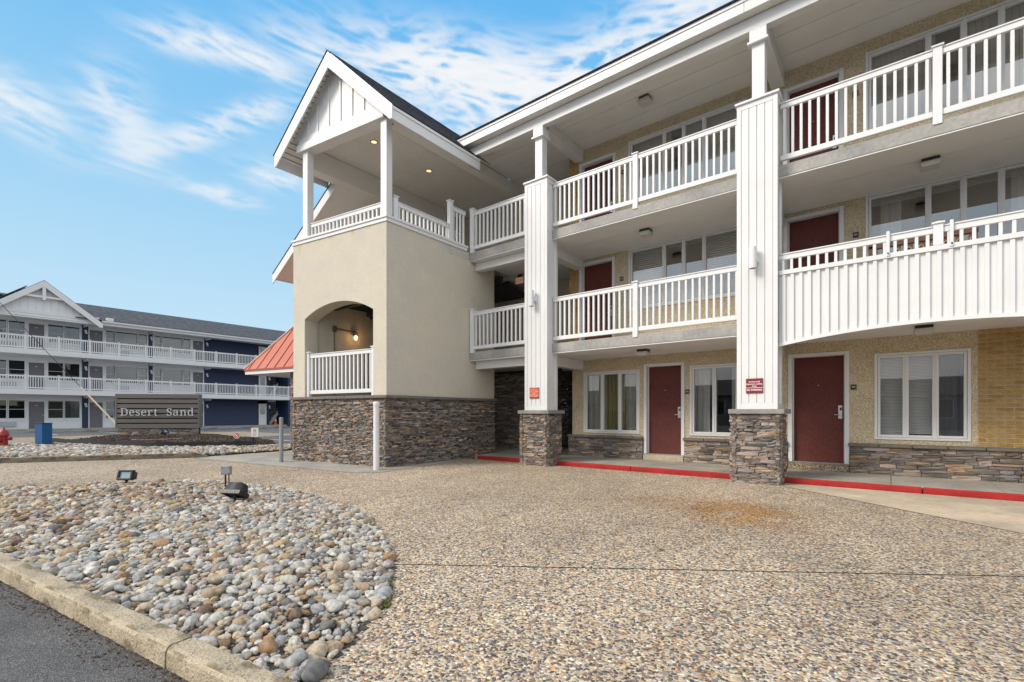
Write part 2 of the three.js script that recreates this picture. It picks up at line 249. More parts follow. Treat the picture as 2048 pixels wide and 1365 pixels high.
// shared geometry placed at a world point
function piece(name, geo, mat, parent, x, y, d, sx = 1, sy = 1, sz = 1, ry = 0) { const o = offset(parent), m = shade(new THREE.Mesh(geo, mat)); m.name = name; m.position.set(x - o.x, y - o.y, -d - o.z); m.scale.set(sx, sy, sz); m.rotation.y = ry; parent.add(m); return m; }
function group(name, parent) { const g = new THREE.Group(); g.name = name; parent.add(g); return g; }
function single(name, geo, mat, label, category, grp) { const m = shade(new THREE.Mesh(geo, mat)); m.name = numbered(name); scene.add(m); return tag(m, label, category, grp); }
function setting(name, geo, mat, label, kind = 'structure') { const m = shade(new THREE.Mesh(geo, mat)); m.name = numbered(name); m.userData.kind = kind; if (label) m.userData.label = label; scene.add(m); return m; }
// ================================================================== GROUND
function sheet(poly, y, mat, name, label, cat) {
  const s = new THREE.Shape(poly.map(([x, d]) => new THREE.Vector2(x, d))), g = new THREE.ShapeGeometry(s, 12);
  const p = g.attributes.position, uv = g.attributes.uv;
  for (let i = 0; i < p.count; i++) { const x = p.getX(i), d = p.getY(i); p.setXYZ(i, x, y, -d); uv.setXY(i, x, d); }
  g.computeVertexNormals();
  const m = setting(name, g, mat, label); if (cat) m.userData.category = cat; return m;
}
sheet([[-260, -260], [260, -260], [260, 260], [-260, 260]], 0, M.asphalt, 'road', 'grey asphalt road surface in the near corner and around the buildings', 'road');
sheet([[-21, -1.65], [-7.2, 0.27], [-1.9, 1.02], [6.2, 1.02], [6.2, 9.24], [-16.6, 9.24], [-21, 1.4]], 0.004, M.joint, 'ground', 'dark joint bed beneath the pebbled driveway slabs', 'ground');

// pebbled driveway slabs: convex polygons cut into a grid so that the rust stain can tint them
function slabGeometry(poly, y) {
  const step = 0.14, xs = poly.map((p) => p[0]), ds = poly.map((p) => p[1]), pos = [], col = [], uv = [];
  let area = 0; poly.forEach((p, i) => { const q = poly[(i + 1) % poly.length]; area += p[0] * q[1] - q[0] * p[1]; });
  const ccw = area > 0 ? poly : [...poly].reverse();
  const clip = (pts) => { for (let i = 0; i < ccw.length && pts.length; i++) { const a = ccw[i], b = ccw[(i + 1) % ccw.length], side = (p) => (b[0] - a[0]) * (p[1] - a[1]) - (b[1] - a[1]) * (p[0] - a[0]), out = []; pts.forEach((p, k) => { const q = pts[(k + 1) % pts.length], s = side(p), t = side(q); if (s >= 0) out.push(p); if (s * t < 0) { const f = s / (s - t); out.push([lerp(p[0], q[0], f), lerp(p[1], q[1], f)]); } }); pts = out; } return pts; };
  const tint = (x, d) => {
    const n = fbm(x * 0.8 + 3, d * 0.8, 5), w = fbm(x * 5, d * 5, 3), track = fbm((x + 0.3 * d) * 2.2, (d - 0.3 * x) * 0.5 + 7, 4), spot = smooth(fbm(x * 3.1 + 40, d * 3.1, 3), 0.70, 0.80), l = 0.93 + (n - 0.5) * 0.42 + (w - 0.5) * 0.16 + (track - 0.5) * 0.22 - spot * 0.14;
    const q = Math.hypot((x + 1.35) / 0.62, (d - 6.15) / 0.85), q2 = Math.hypot((x + 2.35) / 0.8, (d - 6.35) / 0.7), rust = clamp(Math.exp(-q * q * 1.0) * 1.15 + Math.exp(-q2 * q2) * 0.55) * smooth(fbm(x * 4 + 8, d * 4, 4), 0.2, 0.6);
    return [l * lerp(1, 0.86, rust), l * lerp(0.985, 0.60, rust), l * lerp(0.965, 0.34, rust)];
  };
  const put = (p) => { pos.push(p[0], y, -p[1]); uv.push(p[0], p[1]); col.push(...tint(p[0], p[1])); };
  for (let x = Math.min(...xs); x < Math.max(...xs); x += step) for (let d = Math.min(...ds); d < Math.max(...ds); d += step) {
    const c = clip([[x, d], [x + step, d], [x + step, d + step], [x, d + step]]);
    for (let i = 1; i < c.length - 1; i++) { put(c[0]); put(c[i]); put(c[i + 1]); }
  }
  const g = new THREE.BufferGeometry(); g.setAttribute('position', new THREE.Float32BufferAttribute(pos, 3)); g.setAttribute('uv', new THREE.Float32BufferAttribute(uv, 2)); g.setAttribute('color', new THREE.Float32BufferAttribute(col, 3));
  g.computeVertexNormals(); return g;
}
const paving = group('pavement', scene); tag(paving, 'pebbled exposed aggregate driveway crossed by thin dark joints', 'pavement', null, 'structure');
const J1 = (x) => 2.39 + 0.694 * (x + 3.04), J2 = (d) => -6.77 + 0.052 * (d - 4.2), J3 = (x) => 1.95 - 0.407 * (x + 10.69);
for (const p of [
  [[-5.132, 0.93], [6, 0.93], [6, J1(6) - 0.013]],
  [[J2(0.94) + 0.006, 0.94], [-5.15, 0.94], [6, J1(6) + 0.008], [6, 9.22], [J2(9.22) + 0.006, 9.22]],
  [[J2(0.5) - 0.006, J3(-6.9) + 0.012], [J2(9.22) - 0.006, 9.22], [-16.2, 9.22], [-17, J3(-17) + 0.01]],
  [[-7.2, J3(-7.2) - 0.01], [-17, J3(-17) - 0.01], [-21, 1.4], [-21, -1.63], [-7.2, 0.29]],
]) part('slab', slabGeometry(p, 0.010), M.aggregate, paving);

sheet([[-14.45, 4.72], [-8.35, 5.58], [-8.02, 5.95], [-8.5, 9.0], [-8.66, 9.3], [-12, 9.6], [-15.6, 9.4], [-15.4, 8.6], [-14.95, 7.2], [-14.62, 5.1]], 0.016, M.apron, 'pavement', 'smooth pale concrete apron around the stair tower base', 'apron');
sheet([[-1.38, 8.86], [1.03, 6.80], [6, 2.65], [6, 9.24], [-1.38, 9.24]], 0.016, M.creamStrip, 'pavement', 'smooth cream concrete wedge below the red kerb', 'concrete strip');

// walkway with the red kerb
const walkway = group('walkway', scene); tag(walkway, 'grey concrete walkway slabs along the motel doors', 'walkway', null, 'structure');
for (let x = -8.66, k = 0; x < 5.4; x += 1.24, k++) {
  const x1 = Math.min(x + 1.234, 5.6);
  part('slab', soft(x, x1, -0.02, 0.098, 9.395, 10.9, 0.006), M.walk, walkway);
}
part('slab', box(-12, -6.66, -0.02, 0.099, 10.905, 13.4), M.walk, walkway);
const kerbRed = group('kerb', scene); tag(kerbRed, 'bright red painted concrete kerb edging the motel walkway', 'kerb', null, 'structure');
for (const [a, b] of [[-8.46, -6.5], [-6.49, -4.2], [-4.192, -1.9], [-1.89, 0.375], [0.385, 2.7], [2.71, 5.6]]) part('kerb_section', soft(a, b, -0.03, 0.1, 9.265, 9.39, 0.016), M.redPaint, kerbRed);

// street kerb beside the river stone bed
const kerbNear = group('kerb', scene); tag(kerbNear, 'weathered tan concrete kerb between river stones and asphalt', 'kerb', null, 'structure');
{
  const ang = Math.atan(0.1405), L = Math.hypot(1, 0.1405), front = (x) => 0.429 + 0.1405 * (x + 4.975);
  const sec = new THREE.Shape([[0, -0.03], [0.135, -0.03], [0.135, 0.085], [0.122, 0.1], [0.03, 0.102], [0.016, 0.094], [0.007, 0.075]].map(([a, b]) => new THREE.Vector2(a, b)));
  for (const [a, b] of [[-15, -11.7], [-11.69, -8.6], [-8.59, -5.6], [-5.59, -2.66], [-2.65, -1.0]]) {
    const len = (b - a) * L - 0.006, steps = Math.ceil(len / 0.04), g = new THREE.ExtrudeGeometry(sec, { depth: len, steps, bevelEnabled: false });
    // shape x = across (into the bed), y up, extruded along z; turn so that the length runs along the street
    g.rotateY(Math.PI / 2); // z -> x, x -> -z
    const p = g.attributes.position;
    for (let i = 0; i < p.count; i++) { const x = p.getX(i), y = p.getY(i), z = p.getZ(i), n = fbm((x + a) * 9, (y * 3 + z) * 9, 3) - 0.5, e = y > 0.06 ? 1 : 0.5; p.setXYZ(i, x, y + n * 0.006 * e, z + n * 0.012 * (z > -0.06 ? 1 : 0.3)); }
    g.computeVertexNormals(); metric(g);
    const m = shade(new THREE.Mesh(g, M.kerb)); m.name = 'kerb_section'; m.position.set(a, 0, -front(a)); m.rotation.y = ang; kerbNear.add(m);
  }
}
// kerb of the island across the driveway
const kerbFar = group('kerb', scene); tag(kerbFar, 'low grey kerb of the river stone island across the driveway', 'kerb', null, 'structure');
{
  const pts = [[-18.9, -2.3], [-16.62, 1.45], [-14.62, 4.86], [-14.5, 5.12]], mat = std({ color: lin(0.33, 0.29, 0.225), map: kerbColor, bumpMap: concHeight, bumpScale: 0.008, roughness: 0.95 });
  for (let i = 0; i < pts.length - 1; i++) { const [a, b] = [pts[i], pts[i + 1]], len = Math.hypot(b[0] - a[0], b[1] - a[1]), last = i === pts.length - 2;
    const g = last ? extrude([[0, -0.02], [len, -0.02], [len, 0.03], [0, 0.135]], -0.16, 0) : soft(0, len - 0.004, -0.02, 0.135, -0.16, 0, 0.015);
    const m = shade(new THREE.Mesh(g, mat)); m.name = 'kerb_section'; m.position.set(a[0], 0, -a[1]); m.rotation.y = Math.atan2(b[1] - a[1], b[0] - a[0]); kerbFar.add(m); }
  for (const m of kerbFar.children) m.translateZ(-0.16);
}

// ------------------------------------------------------------------ river stones
const inside = (poly, x, d) => { let c = false; for (let i = 0, j = poly.length - 1; i < poly.length; j = i++) { const [xi, di] = poly[i], [xj, dj] = poly[j]; if ((di > d) !== (dj > d) && x < (xj - xi) * (d - di) / (dj - di) + xi) c = !c; } return c; };
function edgeDistance(poly, x, d) { let m = 9; poly.forEach((a, i) => { const b = poly[(i + 1) % poly.length], vx = b[0] - a[0], vd = b[1] - a[1], t = clamp(((x - a[0]) * vx + (d - a[1]) * vd) / (vx * vx + vd * vd)); m = Math.min(m, Math.hypot(x - a[0] - vx * t, d - a[1] - vd * t)); }); return m; }
const kb = (x) => 0.429 + 0.1405 * (x + 4.975) + 0.138;
const bedPoly = [[-1.90, kb(-1.9)], [-2.0, 1.12], [-2.18, 1.42], [-2.36, 1.70], [-2.66, 2.04], [-3.03, 2.36], [-3.52, 2.68], [-4.48, 3.18], [-5.53, 3.48], [-7.16, 3.68], [-8.3, 3.6], [-8.99, 3.40], [-9.6, 2.85], [-10.05, 2.30], [-10.6, 1.5], [-11.1, 0.75], [-11.6, kb(-11.6)]];
const isleEdge = [[-22.6, 4.15], [-21.2, 4.55], [-19.1, 5.2], [-18.1, 6.2], [-17.1, 7.5]];
const islePoly = [[-19.15, -2.3], [-16.86, 1.52], [-14.86, 4.96], [-14.86, 5.4], [-15.0, 7.2], [-15.45, 8.6], [-16.9, 8.9], [-17.3, 8.2], ...[...isleEdge].reverse(), [-25.2, 3.4], [-25.4, -2.3]];
const bedTop = (x, d) => 0.018 + 0.075 * smooth(edgeDistance(bedPoly, x, d), 0, 0.9);
const isleTop = (x, d) => 0.05 + 0.05 * smooth(edgeDistance(islePoly, x, d), 0, 1);
function mound(poly, top, step) {
  const xs = poly.map((p) => p[0]), ds = poly.map((p) => p[1]), g = slabGeometryLike(poly, step, top); return g;
}
function slabGeometryLike(poly, step, top) {
  const xs = poly.map((p) => p[0]), ds = poly.map((p) => p[1]), pos = [], uv = [], x0 = Math.min(...xs), d0 = Math.min(...ds);
  const put = (x, d) => { pos.push(x, top(x, d), -d); uv.push(x, d); };
  for (let x = x0; x < Math.max(...xs); x += step) for (let d = d0; d < Math.max(...ds); d += step) {
    if (!inside(poly, x + step / 2, d + step / 2)) continue;
    put(x, d); put(x + step, d); put(x + step, d + step); put(x, d); put(x + step, d + step); put(x, d + step);
  }
  let g = new THREE.BufferGeometry(); g.setAttribute('position', new THREE.Float32BufferAttribute(pos, 3)); g.setAttribute('uv', new THREE.Float32BufferAttribute(uv, 2)); g = mergeVertices(g); g.computeVertexNormals(); return g;
}
const soil = std({ color: lin(0.17, 0.14, 0.105), map: every(gritColor.clone(), 0.25), bumpMap: asphHeight, bumpScale: 0.01, roughness: 1 });
const bedSoil = setting('ground', slabGeometryLike(bedPoly, 0.05, (x, d) => bedTop(x, d) - 0.004), soil, 'sandy soil under the near river stone bed'); bedSoil.userData.category = 'soil';
const isleSoil = setting('ground', slabGeometryLike(islePoly, 0.16, (x, d) => isleTop(x, d) - 0.01), soil, 'sandy soil under the island river stones'); isleSoil.userData.category = 'soil';

const stoneShapes = [0, 1, 2, 3, 4, 5].map((k) => {
  const g = mergeVertices(new THREE.IcosahedronGeometry(1, 3).deleteAttribute('normal').deleteAttribute('uv')), p = g.attributes.position, v = new THREE.Vector3(), uv = [];
  for (let i = 0; i < p.count; i++) {
    v.fromBufferAttribute(p, i);
    const a = fbm(v.x * 1.1 + 5 * k + 9, v.y * 1.1 + v.z * 0.8 + 3, 2) - 0.5, b = fbm(v.z * 1.2 + 3 * k, v.x * 1.2 - v.y * 0.7 + 20, 2) - 0.5, e = Math.pow(Math.abs(v.y), 0.85) * Math.sign(v.y);
    const q = (1 + a * 0.75 + b * 0.5) * (1 - 0.13 * smooth(fbm(v.x * 2.1 + v.z * 1.3 + k * 7, v.y * 2.2 + v.z * 1.1 + 50, 2), 0.5, 0.75));
    uv.push(v.x * 0.5 + k * 0.3, v.z * 0.5 + v.y * 0.3);
    p.setXYZ(i, v.x * q, e * q, v.z * q);
  }
  g.setAttribute('uv', new THREE.Float32BufferAttribute(uv, 2)); g.computeVertexNormals(); return g;
});
// [r, g, b, weight on the pale side, weight on the rusty side, words]
const stoneTones = [[0.50, 0.49, 0.46, 9, 3, 'pale grey'], [0.58, 0.56, 0.51, 8, 2, 'whitish'], [0.40, 0.40, 0.39, 7, 3, 'mid grey'], [0.37, 0.38, 0.39, 5, 1.5, 'bluish grey'], [0.50, 0.42, 0.31, 6, 5, 'cream'], [0.40, 0.31, 0.21, 4, 6, 'tan'], [0.30, 0.27, 0.23, 4, 4, 'brownish grey'], [0.36, 0.225, 0.125, 1.5, 5, 'orange brown'], [0.22, 0.15, 0.105, 1.2, 3.5, 'brown'], [0.17, 0.17, 0.17, 1.6, 1, 'dark grey'], [0.33, 0.25, 0.23, 1.6, 3, 'pinkish brown'], [0.44, 0.34, 0.19, 1.4, 3, 'ochre']];
const stoneMats = stoneTones.map((t) => std({ color: lin(t[0] * 1.1, t[1] * 1.07, t[2] * 1.02), map: pebbleColor, bumpMap: pebbleColor, bumpScale: 0.003, roughness: 0.82 }));
const stoneWhite = std({ color: 0xffffff, map: pebbleColor, roughness: 0.84 });
function pickTone(rusty, rnd) { let s = 0; const w = stoneTones.map((t) => lerp(t[3], t[4], rusty)), n = w.reduce((a, b) => a + b); let q = rnd() * n; for (let i = 0; i < w.length; i++) { q -= w[i]; if (q < 0) return i; } return 0; }
function scatter(poly, count, size, seed, top, gap, rusty) {
  const rnd = mulberry(seed), xs = poly.map((p) => p[0]), ds = poly.map((p) => p[1]), x0 = Math.min(...xs), x1 = Math.max(...xs), d0 = Math.min(...ds), d1 = Math.max(...ds), cell = 0.12, grid = new Map(), out = [];
  for (let n = 0; n < count; n++) {
    const x = lerp(x0, x1, rnd()), d = lerp(d0, d1, rnd()), s = size(rnd), turn = rnd() * Math.PI, tone = pickTone(rusty(x, d), rnd), l = 0.72 + rnd() * 0.5, flat = 0.38 + rnd() * 0.36, wide = 0.58 + rnd() * 0.36, tip = (rnd() - 0.5) * 0.5, tip2 = (rnd() - 0.5) * 0.5, up = rnd(), k = Math.floor(rnd() * 6);
    if (!inside(poly, x, d)) continue;
    const gx = Math.floor(x / cell), gd = Math.floor(d / cell); let ok = true;
    for (let a = -2; a <= 2 && ok; a++) for (let b = -2; b <= 2 && ok; b++) for (const q of grid.get((gx + a) * 9973 + gd + b) ?? []) { if (Math.hypot(q.x - x, q.d - d) < (q.s + s) * gap) { ok = false; break; } }
    if (!ok) continue;
    const o = { x, d, s, turn, tone, l, flat, wide, tip, tip2, k, y: top(x, d) + s * flat * (0.25 + up * 0.35) };
    out.push(o); const key = gx * 9973 + gd; if (!grid.has(key)) grid.set(key, []); grid.get(key).push(o);
  }
  return out;
}
const stonePose = (s) => new THREE.Matrix4().compose(new THREE.Vector3(s.x, s.y, -s.d), new THREE.Quaternion().setFromEuler(new THREE.Euler(s.tip, s.turn, s.tip2, 'YXZ')), new THREE.Vector3(s.s, s.s * s.flat, s.s * s.wide));
function strewn(list, name, label, cat) {
  const g = group(name, scene); tag(g, label, cat, null, 'stuff');
  for (let k = 0; k < 6; k++) {
    const mine = list.filter((s) => s.k === k); if (!mine.length) continue;
    const im = shade(new THREE.InstancedMesh(stoneShapes[k], stoneWhite, mine.length)); im.name = 'stones';
    mine.forEach((s, i) => { const t = stoneTones[s.tone]; im.setMatrixAt(i, stonePose(s)); im.setColorAt(i, lin(t[0] * s.l * 1.1, t[1] * s.l * 1.07, t[2] * s.l * 1.02)); });
    g.add(im);
  }
  return g;
}
{
  const rusty = (x, d) => clamp(smooth(x, -5.2, -7.5) * smooth(d, 3.4, 2.6) * 0.9 + (fbm(x * 1.4, d * 1.4, 3) - 0.5) * 1.1);
  const big = scatter(bedPoly, 80000, (r) => 0.022 + 0.042 * Math.pow(r(), 2.0), 11, bedTop, 0.66, rusty);
  const small = scatter(bedPoly, 30000, (r) => 0.007 + 0.015 * r() * r(), 12, (x, d) => bedTop(x, d) - 0.004, 0.6, rusty);
  // the 300 stones that show largest are things of their own
  const view = (s) => s.s / Math.hypot(s.x, s.d, EYE), seen = (s) => { const c = Math.cos(TURN), n = Math.sin(TURN), dp = -n * s.x + c * s.d, cx = c * s.x + n * s.d; return dp > 0.4 && 960 * (EYE - s.y) / dp < 532 && Math.abs(cx / dp) < 1.06; };
  const order = big.filter(seen).sort((a, b) => view(b) - view(a)), near = new Set(order.slice(0, 300));
  for (const s of near) {
    const m = shade(new THREE.Mesh(stoneShapes[s.k], stoneMats[s.tone])); m.name = numbered('river_stone'); m.applyMatrix4(stonePose(s)); scene.add(m);
    const size = s.s > 0.052 ? 'large' : s.s > 0.040 ? 'middling' : 'small', form = s.wide < 0.68 ? 'long' : s.flat < 0.48 ? 'flat' : s.flat > 0.62 ? 'plump' : 'rounded', toKerb = s.d - kb(s.x);
    const rim = edgeDistance(bedPoly.slice(0, 12), s.x, s.d), place = s.x > -2.35 ? 'at the narrow tip of the pebble bed' : toKerb < 0.13 ? 'right against the street kerb' : toKerb < 0.34 ? 'a hand away from the street kerb' : rim < 0.22 ? 'along the driveway rim of the bed' : s.x > -3.0 ? 'in the bed just behind its tip' : 'amid the bed inside the kerb joint';
    tag(m, `${size} ${form} ${stoneTones[s.tone][5]} river stone ${place}`, 'stone', 'larger river stones at the kerb end of the bed');
  }
  strewn([...big.filter((s) => !near.has(s)), ...small], 'river_stones', 'bed of mixed grey, white and tan river stones beside the driveway', 'stones');
  const far = scatter(islePoly, 42000, (r) => 0.045 + 0.04 * r(), 13, isleTop, 0.62, () => 0.25);
  strewn(far, 'river_stones', 'pale river stones filling the island in front of the motel sign', 'stones');
  
}
// moss at the rim of the bed
{
  const rnd = mulberry(5), mats = std({ color: lin(0.085, 0.088, 0.026), roughness: 1 }), n = 900, g = new THREE.IcosahedronGeometry(1, 0), im = shade(new THREE.InstancedMesh(g, mats, n));
  im.name = 'moss'; tag(im, 'green moss at the rim of the near river stone bed', 'moss', null, 'stuff');
  for (let i = 0; i < n; i++) { const t = Math.pow(rnd(), 0.8), spot = i % 5 === 0, x = spot ? lerp(-3.62, -3.40, t) + (rnd() - 0.5) * 0.04 : lerp(-2.78, -2.42, t) + (rnd() - 0.5) * 0.08, d = spot ? lerp(2.72, 2.60, t) + (rnd() - 0.5) * 0.04 : lerp(2.10, 1.80, t) + (rnd() - 0.5) * 0.07, s = 0.004 + rnd() * 0.009; im.setMatrixAt(i, new THREE.Matrix4().compose(new THREE.Vector3(x, 0.018 + rnd() * 0.005, -d), new THREE.Quaternion().setFromEuler(new THREE.Euler(rnd() * 3, rnd() * 3, 0)), new THREE.Vector3(s, s * 0.7, s))); const q = 0.6 + rnd() * 0.9; im.setColorAt(i, lin(q * (0.85 + rnd() * 0.4), q, q * 0.9)); }
  scene.add(im);
}
// dead leaves and dirt along the foot of the street kerb
{
  const rnd = mulberry(6), n = 4000, g = new THREE.IcosahedronGeometry(1, 0), im = shade(new THREE.InstancedMesh(g, std({ color: lin(0.09, 0.06, 0.04), roughness: 1 }), n));
  im.name = 'litter'; tag(im, 'dark dirt and leaf crumbs along the foot of the street kerb', 'litter', null, 'stuff');
  for (let i = 0; i < n; i++) { const x = lerp(-7, -1.4, rnd()), off = Math.pow(rnd(), 2.2) * 0.16 * (0.4 + fbm(x * 2, 0, 3)), d = 0.429 + 0.1405 * (x + 4.975) - 0.004 - off, s = 0.0015 + Math.pow(rnd(), 4) * 0.007; im.setMatrixAt(i, new THREE.Matrix4().compose(new THREE.Vector3(x, s * 0.3, -d), new THREE.Quaternion().setFromEuler(new THREE.Euler(rnd() * 3, rnd() * 3, 0)), new THREE.Vector3(s * (1 + rnd()), s * 0.35, s))); const q = 0.3 + rnd() * 1.2; im.setColorAt(i, lin(q, q * (0.8 + rnd() * 0.2), q * (0.7 + rnd() * 0.3))); }
  scene.add(im);
}
// ================================================================== STONE VENEER
// rough ledger stones: unit blocks (front face at z = 0.5) in a few variants
const ledger = [0, 1, 2, 3, 4].map((k) => {
  const g = new THREE.BoxGeometry(1, 1, 1, 3, 2, 1), p = g.attributes.position;
  for (let i = 0; i < p.count; i++) {
    const x = p.getX(i), y = p.getY(i), z = p.getZ(i); if (z < 0) continue;
    const h = (a) => hash2(Math.round(x * 30) + 91 * k, Math.round(y * 30) + 57 * a) - 0.5, edge = Math.abs(x) > 0.45 || Math.abs(y) > 0.45;
    p.setXYZ(i, x + (Math.abs(x) > 0.45 ? h(1) * 0.05 : h(1) * 0.12), y + (Math.abs(y) > 0.45 ? h(2) * 0.16 : h(2) * 0.3), z - (edge ? 0.10 : 0) + h(3) * 0.26);
  }
  const q = g.toNonIndexed(); q.computeVertexNormals();
  const uv = q.attributes.uv; for (let i = 0; i < uv.count; i++) uv.setXY(i, uv.getX(i) * 0.6 + k * 0.23, uv.getY(i) * 0.22 + k * 0.37);
  return q;
});
const stoneQuota = new Map();
// stones on a vertical face: from (x0, d0) to (x1, d1) seen from outside left to right; returns nothing, fills parent with "stone" meshes, spare ones go into bulk
function veneer(parent, a, b, y0, y1, o = {}) {
  const rnd = mulberry(o.seed ?? 1), len = Math.hypot(b[0] - a[0], b[1] - a[1]), ux = (b[0] - a[0]) / len, ud = (b[1] - a[1]) / len, ry = Math.atan2(ud, ux), nx = ud, nd = -ux;
  const hs = o.h ?? [0.026, 0.056], ls = o.l ?? [0.09, 0.30], out = o.proud ?? 0.045;
  const list = [];
  for (let y = y0; y < y1 - 0.004;) {
    let h = lerp(hs[0], hs[1], rnd()); if (y1 - y - h < hs[0]) h = y1 - y;
    for (let s = -out * 0.5 * (o.wrap ?? 1) - rnd() * 0.03 * (o.wrap ?? 1); s < len;) {
      let l = lerp(ls[0], ls[1], Math.pow(rnd(), 1.4)); const end = len + out * 0.5 * (o.wrap ?? 1); if (end - s - l < ls[0] * 0.7) l = end - s;
      const deep = 0.05 + rnd() * 0.03, proud = rnd() * out;
      // sometimes a course splits into two thin stones
      const split = h > hs[0] * 1.75 && rnd() < 0.22, rows = split ? [[y, h * 0.5], [y + h * 0.5, h * 0.5]] : [[y, h]];
      for (const [yy, hh] of rows) { const pr = split ? rnd() * out : proud, c = s + l / 2; list.push({ x: a[0] + ux * c + nx * (pr - deep / 2), d: a[1] + ud * c + nd * (pr - deep / 2), y: yy + hh / 2, l: l - 0.003, h: hh - 0.003, deep, ry, k: Math.floor(rnd() * 5), tone: Math.floor(rnd() * STONE.length), area: l * hh, lum: 0.75 + rnd() * 0.5 }); }
      s += l;
    }
    y += h;
  }
  return list;
}
function layStones(parent, lists, most, bulkParent = parent, near = (s) => s.area) {
  const all = lists.flat().sort((p, q) => near(q) - near(p)), one = all.slice(0, most), rest = all.slice(most);
  for (const s of one) piece('stone', ledger[s.k], M.stone[s.tone], parent, s.x, s.y, s.d, s.l, s.h, s.deep, s.ry);
  if (!rest.length) return;
  const o = offset(bulkParent), geos = rest.map((s) => {
    const g = ledger[s.k].clone(), c = STONE[s.tone], col = new Float32Array(g.attributes.position.count * 3);
    for (let i = 0; i < col.length; i += 3) { col[i] = c[0] * s.lum; col[i + 1] = c[1] * s.lum; col[i + 2] = c[2] * s.lum; }
    g.setAttribute('color', new THREE.BufferAttribute(col, 3));
    g.applyMatrix4(new THREE.Matrix4().compose(new THREE.Vector3(s.x - o.x, s.y - o.y, -s.d - o.z), new THREE.Quaternion().setFromEuler(new THREE.Euler(0, s.ry, 0)), new THREE.Vector3(s.l, s.h, s.deep)));
    return g;
  });
  const m = shade(new THREE.Mesh(mergeGeometries(geos), M.stones)); m.name = 'stones'; m.userData.kind = 'stuff'; bulkParent.add(m);
}

// ================================================================== THE MOTEL WING
const F2 = 2.79, F3 = 5.40, CEIL = 8.04, WALL = 10.95, SLAB = 9.20;
const motel = thing('motel_building', 'cream stucco motel wing with white balconies, stone piers and dark red doors', 'building', [-1.5, 0, 10.95]);
const BAYS = [-6.06, -1.46, 3.14];        // right faces of the pier columns

// walls of the three floors with openings
const doors = [[-4.60, -3.66, 0.24, 2.36, 0], [-1.585, -0.603, 0.24, 2.36, 0], [-6.36, -5.375, F2 + 0.02, 5.09, 1], [-1.665, -0.685, F2 + 0.02, 5.09, 1], [-6.36, -5.36, F3 + 0.02, 7.68, 2], [-1.665, -0.69, F3 + 0.02, 7.68, 2], [2.99, 3.965, F2 + 0.02, 5.09, 1], [2.99, 3.965, F3 + 0.02, 7.68, 2]];
const windows = [
  [-6.235, -4.733, 0.71, 2.25, 0, [1 / 3, 1 / 3, 1 / 3], 'green'], [-3.515, -2.03, 0.71, 2.26, 0, [1 / 3, 1 / 3, 1 / 3], 'sheer'], [-0.207, 1.045, 0.735, 2.27, 0, [1 / 3, 1 / 3, 1 / 3], 'blind'],
  [-4.99, -2.36, F2 + 0.92, 5.18, 1, [0.325, 0.175, 0.175, 0.325], 'half'], [-0.335, 2.275, F2 + 0.92, 5.185, 1, [0.325, 0.175, 0.175, 0.325], 'mixed'],
  [-4.99, -2.36, F3 + 0.92, 7.80, 2, [0.325, 0.175, 0.175, 0.325], 'vertical'], [-0.335, 2.275, F3 + 0.92, 7.80, 2, [0.325, 0.175, 0.175, 0.325], 'vertical']];
const hole = (f) => [...doors, ...windows].filter((w) => w[4] === f).map((w) => rect(w[0], w[1], w[2], w[3]));
part('wall', extrude(rect(-6.59, 1.142, 0.10, 2.60), WALL, WALL + 0.2, hole(0)), M.dash, motel);
part('wall', extrude(rect(-6.42, 5.0, F2 - 0.02, F3 - 0.19), WALL, WALL + 0.2, hole(1)), M.dash, motel);
part('wall', extrude(rect(-6.42, 5.0, F3 - 0.02, CEIL + 0.02), WALL, WALL + 0.2, hole(2)), M.dash, motel);
part('end_wall', box(-6.58, -6.38, 0.1, CEIL, WALL + 0.21, 17), M.dash, motel);
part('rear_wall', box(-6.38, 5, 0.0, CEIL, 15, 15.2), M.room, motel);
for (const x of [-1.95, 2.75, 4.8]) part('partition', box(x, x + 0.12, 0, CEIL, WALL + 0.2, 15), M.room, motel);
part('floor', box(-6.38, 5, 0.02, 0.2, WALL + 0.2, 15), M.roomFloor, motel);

// yellow brick: the ground floor wall at the right and narrow strips at the left corner
const brickGeo = [0, 1].map((k) => { const g = new RoundedBoxGeometry(1, 1, 1, 1, 0.04); return g; });
part('brick_backing', box(1.142, 5.0, 0.10, 2.60, WALL - 0.004, WALL + 0.2), M.mortarPale, motel);
{
  const wide = [], rnd = mulberry(21), bw = 0.194, bh = 0.0555, jx = 0.015, jy = 0.0155;
  for (let y = 0.66, row = 0; y < 2.56; y += bh + jy, row++) for (let x = 1.147 - (row % 2 ? (bw + jx) / 2 : 0); x < 4.9; x += bw + jx) {
    const x0 = Math.max(1.147, x), x1 = x + bw; if (x1 - x0 < 0.04) continue;
    if (x > 2.2) { wide.push(box(x0, x1, y, y + bh, WALL - 0.012, WALL)); continue; }
    piece('brick', brickGeo[0], M.brick[Math.floor(rnd() * 5)], motel, (x0 + x1) / 2, y + bh / 2, WALL + 0.005 - rnd() * 0.003, x1 - x0, bh, 0.03);
  }
  const small = [];
  for (const [ya, yb] of [[F2, F3 - 0.2], [F3, CEIL]]) {
    part('brick_backing', box(-6.67, -6.42, ya, yb, WALL - 0.012, WALL + 0.2), M.mortarPale, motel);
    for (let y = ya + 0.005, row = 0; y < yb - 0.05; y += bh + jy, row++) { const cut = row % 2 ? 0.10 : 0.17; small.push(soft(-6.672, -6.67 + cut - 0.006, y, y + bh, WALL - 0.03, WALL, 0.004), soft(-6.67 + cut + 0.006, -6.418, y, y + bh, WALL - 0.03, WALL, 0.004)); }
  }
  const m = part('bricks', merge([...small, ...wide]), M.brick[0], motel); m.userData.kind = 'stuff';
}
